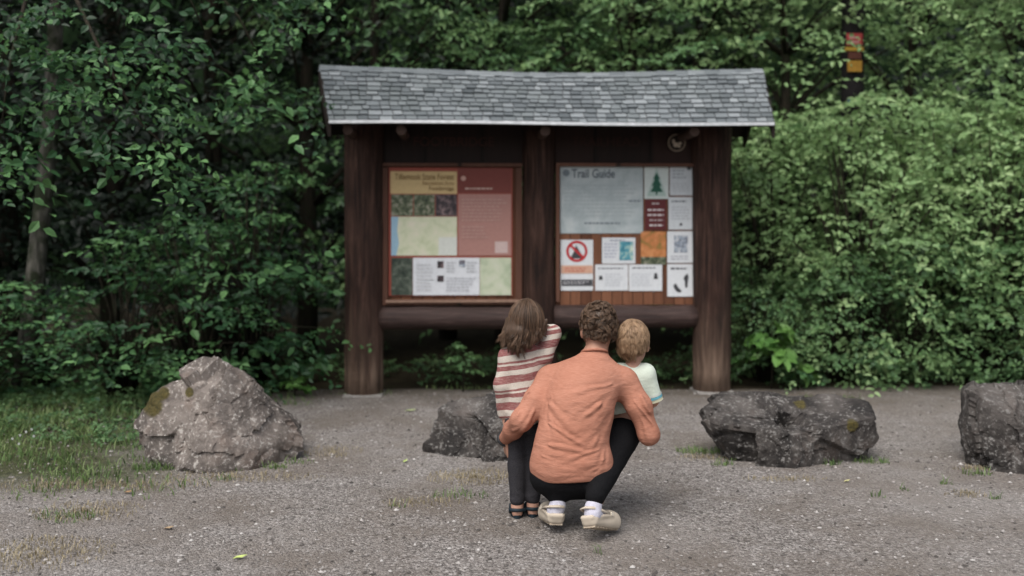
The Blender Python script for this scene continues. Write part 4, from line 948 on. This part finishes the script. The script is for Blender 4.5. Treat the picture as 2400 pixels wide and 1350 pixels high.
for an,dx in ((gl[2],-.012),(gr[2],.014)):
    so=an+Vector((0,0,-.055))
    out=[]; n=20
    for k in range(n):
        a=6.2832*k/n; x=.033*math.cos(a)*(1.0+.12*math.sin(a)); y=.08*math.sin(a)+.038; out.append((x+dx*y*8*.13,y))
    V_=[(so.x+x,so.y+y,.002) for x,y in out]+[(so.x+x,so.y+y,.018) for x,y in out]; Ff=[tuple(range(n-1,-1,-1)),tuple(range(n,2*n))]+[(k,(k+1)%n,n+(k+1)%n,n+k) for k in range(n)]
    o=mk('sandal',V_,Ff,SAND,GIRL,False,go)
    mb=MB(); mb.tube([so+Vector(p) for p in ((-.034,.02,.02),(-.036,-.015,.040),(0,-.045,.046),(.036,-.015,.040),(.034,.02,.02))],.009,8,.5,1.0); mb.tube([so+Vector(p) for p in ((-.034,.01,.02),(-.032,.02,.058),(0,.035,.072),(.032,.02,.058),(.034,.01,.02))],.009,8); mb.tube([so+Vector(p) for p in ((-.032,.075,.014),(-.022,.08,.042),(.0,.082,.046),(.022,.08,.042),(.034,.075,.014))],.010,8)
    mb.build('strap',SAND,o,True,go)
def long_hair():
    r=random.Random(5); mb=MB(); c0=gh+Vector((0,-.012,.024)); rad=Vector((.080,.100,.104))*s
    tips=[(1174,806,4.97),(1182,812,4.93),(1196,818,4.905),(1209,828,4.885),(1220,828,4.88),(1233,818,4.885),(1245,805,4.89),(1256,794,4.90),(1267,786,4.92),(1277,774,4.95),(1282,765,4.99),(1182,802,5.01),(1189,794,5.04)]
    sc=Sculpt(.005); hair_cap(sc,gh,GM,s,.010,(0,.9,-.6),(0,.06,-.0))
    for px,py,Y in tips:
        t=at(px,py-16,Y); m=at(1236+(px-1236)*.80,775,Y+.012); sc.cap(at(1236+(px-1236)*.70,750,Y+.03),m,.018,.017,.025); sc.cap(m,t,.017,.006,.02)
    V,Fc=sc.mesh(2)
    for i in range(125):
        u=r.random()*(len(tips)-1); k=int(u); f=u-k; A=at(*tips[k]);B=at(*tips[k+1]); tip=A.lerp(B,f)+Vector((r.gauss(0,.009),r.gauss(0,.010),r.gauss(.006,.020)))
        side=tip-c0; hd=Vector((side.x,side.y,0)).normalized()
        lift=1.05+.06*r.random(); wv=r.random()*6.28; am=.004+.008*r.random(); tn=r.random(); fq=7+6*r.random()
        for m in range(15):
            j=Vector((r.gauss(0,.008),r.gauss(0,.008),r.gauss(0,.006))); pts=[]
            for jj in range(13):
                q=jj/12
                if q<.5: a=q/.5*1.75; p=c0+Vector((hd.x*rad.x*math.sin(a),hd.y*rad.y*math.sin(a),rad.z*math.cos(a)))*lift
                else:
                    w=(q-.5)/.5; a=1.75; p0=c0+Vector((hd.x*rad.x*math.sin(a),hd.y*rad.y*math.sin(a),rad.z*math.cos(a)))*lift; p=p0.lerp(tip,w)
                pts.append(p+j*(1-.5*q)+Vector((math.sin(wv+q*fq),.6*math.cos(wv+q*fq),0))*am*(.10+q*q*1.2))
            mb.tube(pts,[.0014]*8+[.0014,.0013,.0011,.0008,.0003],3,min(1,max(0,tn*.7+.15+r.gauss(0,.2))))
    hair_obj(mb,V,Fc,HAIR_G,GIRL,go,.15)
long_hair()
# ---- boy
bo=Vector((.58,5.0,0)); BOY=empty('person',bo); tag(BOY,'toddler with short fair hair in a pale mint T-shirt, held on the knee','person')
bh=Vector((.612,5.01,.862)); BM=axes(R(-22),R(4)); s=.89
bp=Vector((.572,5.0,.465)); bLs=Vector((.538,5.0,.715));bRs=Vector((.668,4.99,.712)); bRe=Vector((.708,5.0,.575));bRw=Vector((.680,5.10,.500)); bLe=Vector((.500,5.04,.60));bLw=Vector((.505,5.14,.545))
sc=Sculpt(.005); g=head(sc,bh,BM,s); sc.cap((.606,5.0,.735),bh-Vector((0,.012,.05)),.036,.036)
sc.ell(bp,(.075,.065,.07)).ell((.588,5.0,.58),(.068,.058,.11),None,.04).ell((.602,5.0,.67),(.070,.056,.075),None,.04).cap(bLs,bRs,.030,.030,.03)
sc.chain([bRs,bRe,bRw],[.032,.027,.02]); sc.chain([bLs,bLe,bLw],[.032,.027,.02])
bl=[Vector((.530,5.04,.475)),Vector((.480,5.20,.475)),Vector((.470,5.24,.29))]; br_=[Vector((.585,5.04,.475)),Vector((.575,5.21,.47)),Vector((.545,5.25,.31))]
sc.chain(bl,[.05,.04,.027]); sc.chain(br_,[.05,.04,.027])
for q in (bl,br_): sc.cap(q[2]+Vector((0,0,-.03)),q[2]+Vector((0,.085,-.045)),.022,.018)
hand(sc,bRw,(-.4,.8,-.1),(0,-.2,-1),.58,.5,1); hand(sc,bLw,(.2,.8,-.1),(0,0,-1),.58,.5,-1)
sc_obj(sc,'body',SKIN_KID,BOY,bo); eyes(g,BM,s,BOY,bo)
sc=Sculpt(.005); sc.ell((.570,5.0,.475),(.098,.08,.08),None,.04).ell((.588,5.0,.57),(.094,.075,.12),None,.05).ell((.602,5.0,.665),(.092,.072,.08),None,.05).cap(bLs,bRs,.045,.045,.04)
sc.chain([bRs,bRe],[.048,.050],.025); sc.chain([bLs,bLs.lerp(bLe,.8)],[.048,.050],.025); sc.disp=wr(.005,21,1.1)
sc.cut((.58,5,.415),(0,0,-1)); sc.cut((.606,5,.765),(0,.15,1)); sc.cut(bRe,bRe-bRs); TS=sc_obj(sc,'tshirt',MINT,BOY,bo)
dd=(bRe-bRs).normalized(); 
for off_,col,nm in ((-.004,(.55,.53,.38),'hem_band'),(-.020,(.14,.38,.46),'sleeve_stripe'),(-.034,(.55,.58,.53),'hem_band')):
    c=bRe+dd*off_; a=dd.orthogonal().normalized(); b2=dd.cross(a); mb=MB(); n=28; V_=[];Ff=[]
    for k in range(n):
        q=a*math.cos(6.2832*k/n)+b2*math.sin(6.2832*k/n); V_+=[c+q*.0525-dd*.006,c+q*.0525+dd*.006]
    for k in range(n): Ff.append((2*k,2*((k+1)%n),2*((k+1)%n)+1,2*k+1))
    mb.add(V_,Ff).build(nm,plain(col,.9),TS,True,bo)
sc=Sculpt(.005); sc.ell(bp+Vector((0,.02,.01)),(.080,.064,.06),None,.03); 
for q in (bl,br_): sc.chain([q[0],q[1],q[2]+Vector((0,0,.02))],[.058,.05,.042],.02)
sc_obj(sc,'trousers',BLACK,BOY,bo)
for q in (bl,br_):
    sc=Sculpt(.005); sc.cap(q[2]+Vector((0,-.015,-.035)),q[2]+Vector((0,.09,-.048)),.030,.026).cap(q[2],q[2]+Vector((0,0,-.03)),.034,.03); sc_obj(sc,'shoe',SAND,BOY,bo)
PN=(0,.75,-1); PP=(0,-.10,-.050)
sc=Sculpt(.0045); hair_cap(sc,bh,BM,s,.014,PN,PP); V,Fc=sc.mesh(2)
hair_obj(tufts(bh,BM,s,.018,PN,PP,350,13,.055,.0010,8,1.0,.2,.14,.008,.8),V,Fc,HAIR_B,BOY,bo,.4)
# ------------------------------------------------------------------ light, camera
sc_=bpy.context.scene
w=bpy.data.worlds.new('World'); sc_.world=w; w.use_nodes=True; nt=w.node_tree
sky=nt.nodes.new('ShaderNodeTexSky'); sky.sky_type='NISHITA'; sky.sun_disc=False; sky.sun_elevation=R(58); sky.sun_rotation=R(205); sky.dust_density=4; sky.ozone_density=1
hs=nt.nodes.new('ShaderNodeHueSaturation'); hs.inputs['Saturation'].default_value=.4; hs.inputs['Value'].default_value=1.35
nt.links.new(sky.outputs[0],hs.inputs['Color']); nt.links.new(hs.outputs[0],nt.nodes['Background'].inputs['Color']); nt.nodes['Background'].inputs['Strength'].default_value=.15
sl=bpy.data.lights.new('sun','SUN'); sl.energy=2.3; sl.angle=R(45); sl.color=(1,.96,.90); so=bpy.data.objects.new('sun',sl); C.objects.link(so)
el,az=R(58),R(205); dv=Vector((math.sin(az)*math.cos(el),math.cos(az)*math.cos(el),math.sin(el))); so.rotation_euler=dv.to_track_quat('Z','Y').to_euler(); so.location=dv*20
cd=bpy.data.cameras.new('camera'); co=bpy.data.objects.new('camera',cd); C.objects.link(co); co.location=(0,0,H); co.rotation_euler=(R(90),0,0)
cd.sensor_width=36; cd.clip_end=1000; cd.clip_start=.05
cd.lens=36*F/2400; cd.shift_y=-135/2400
cd.dof.use_dof=True; cd.dof.focus_distance=4.85; cd.dof.aperture_fstop=1.2
sc_.camera=co
sc_.view_settings.view_transform='Standard'; sc_.view_settings.look='None'; sc_.view_settings.exposure=0
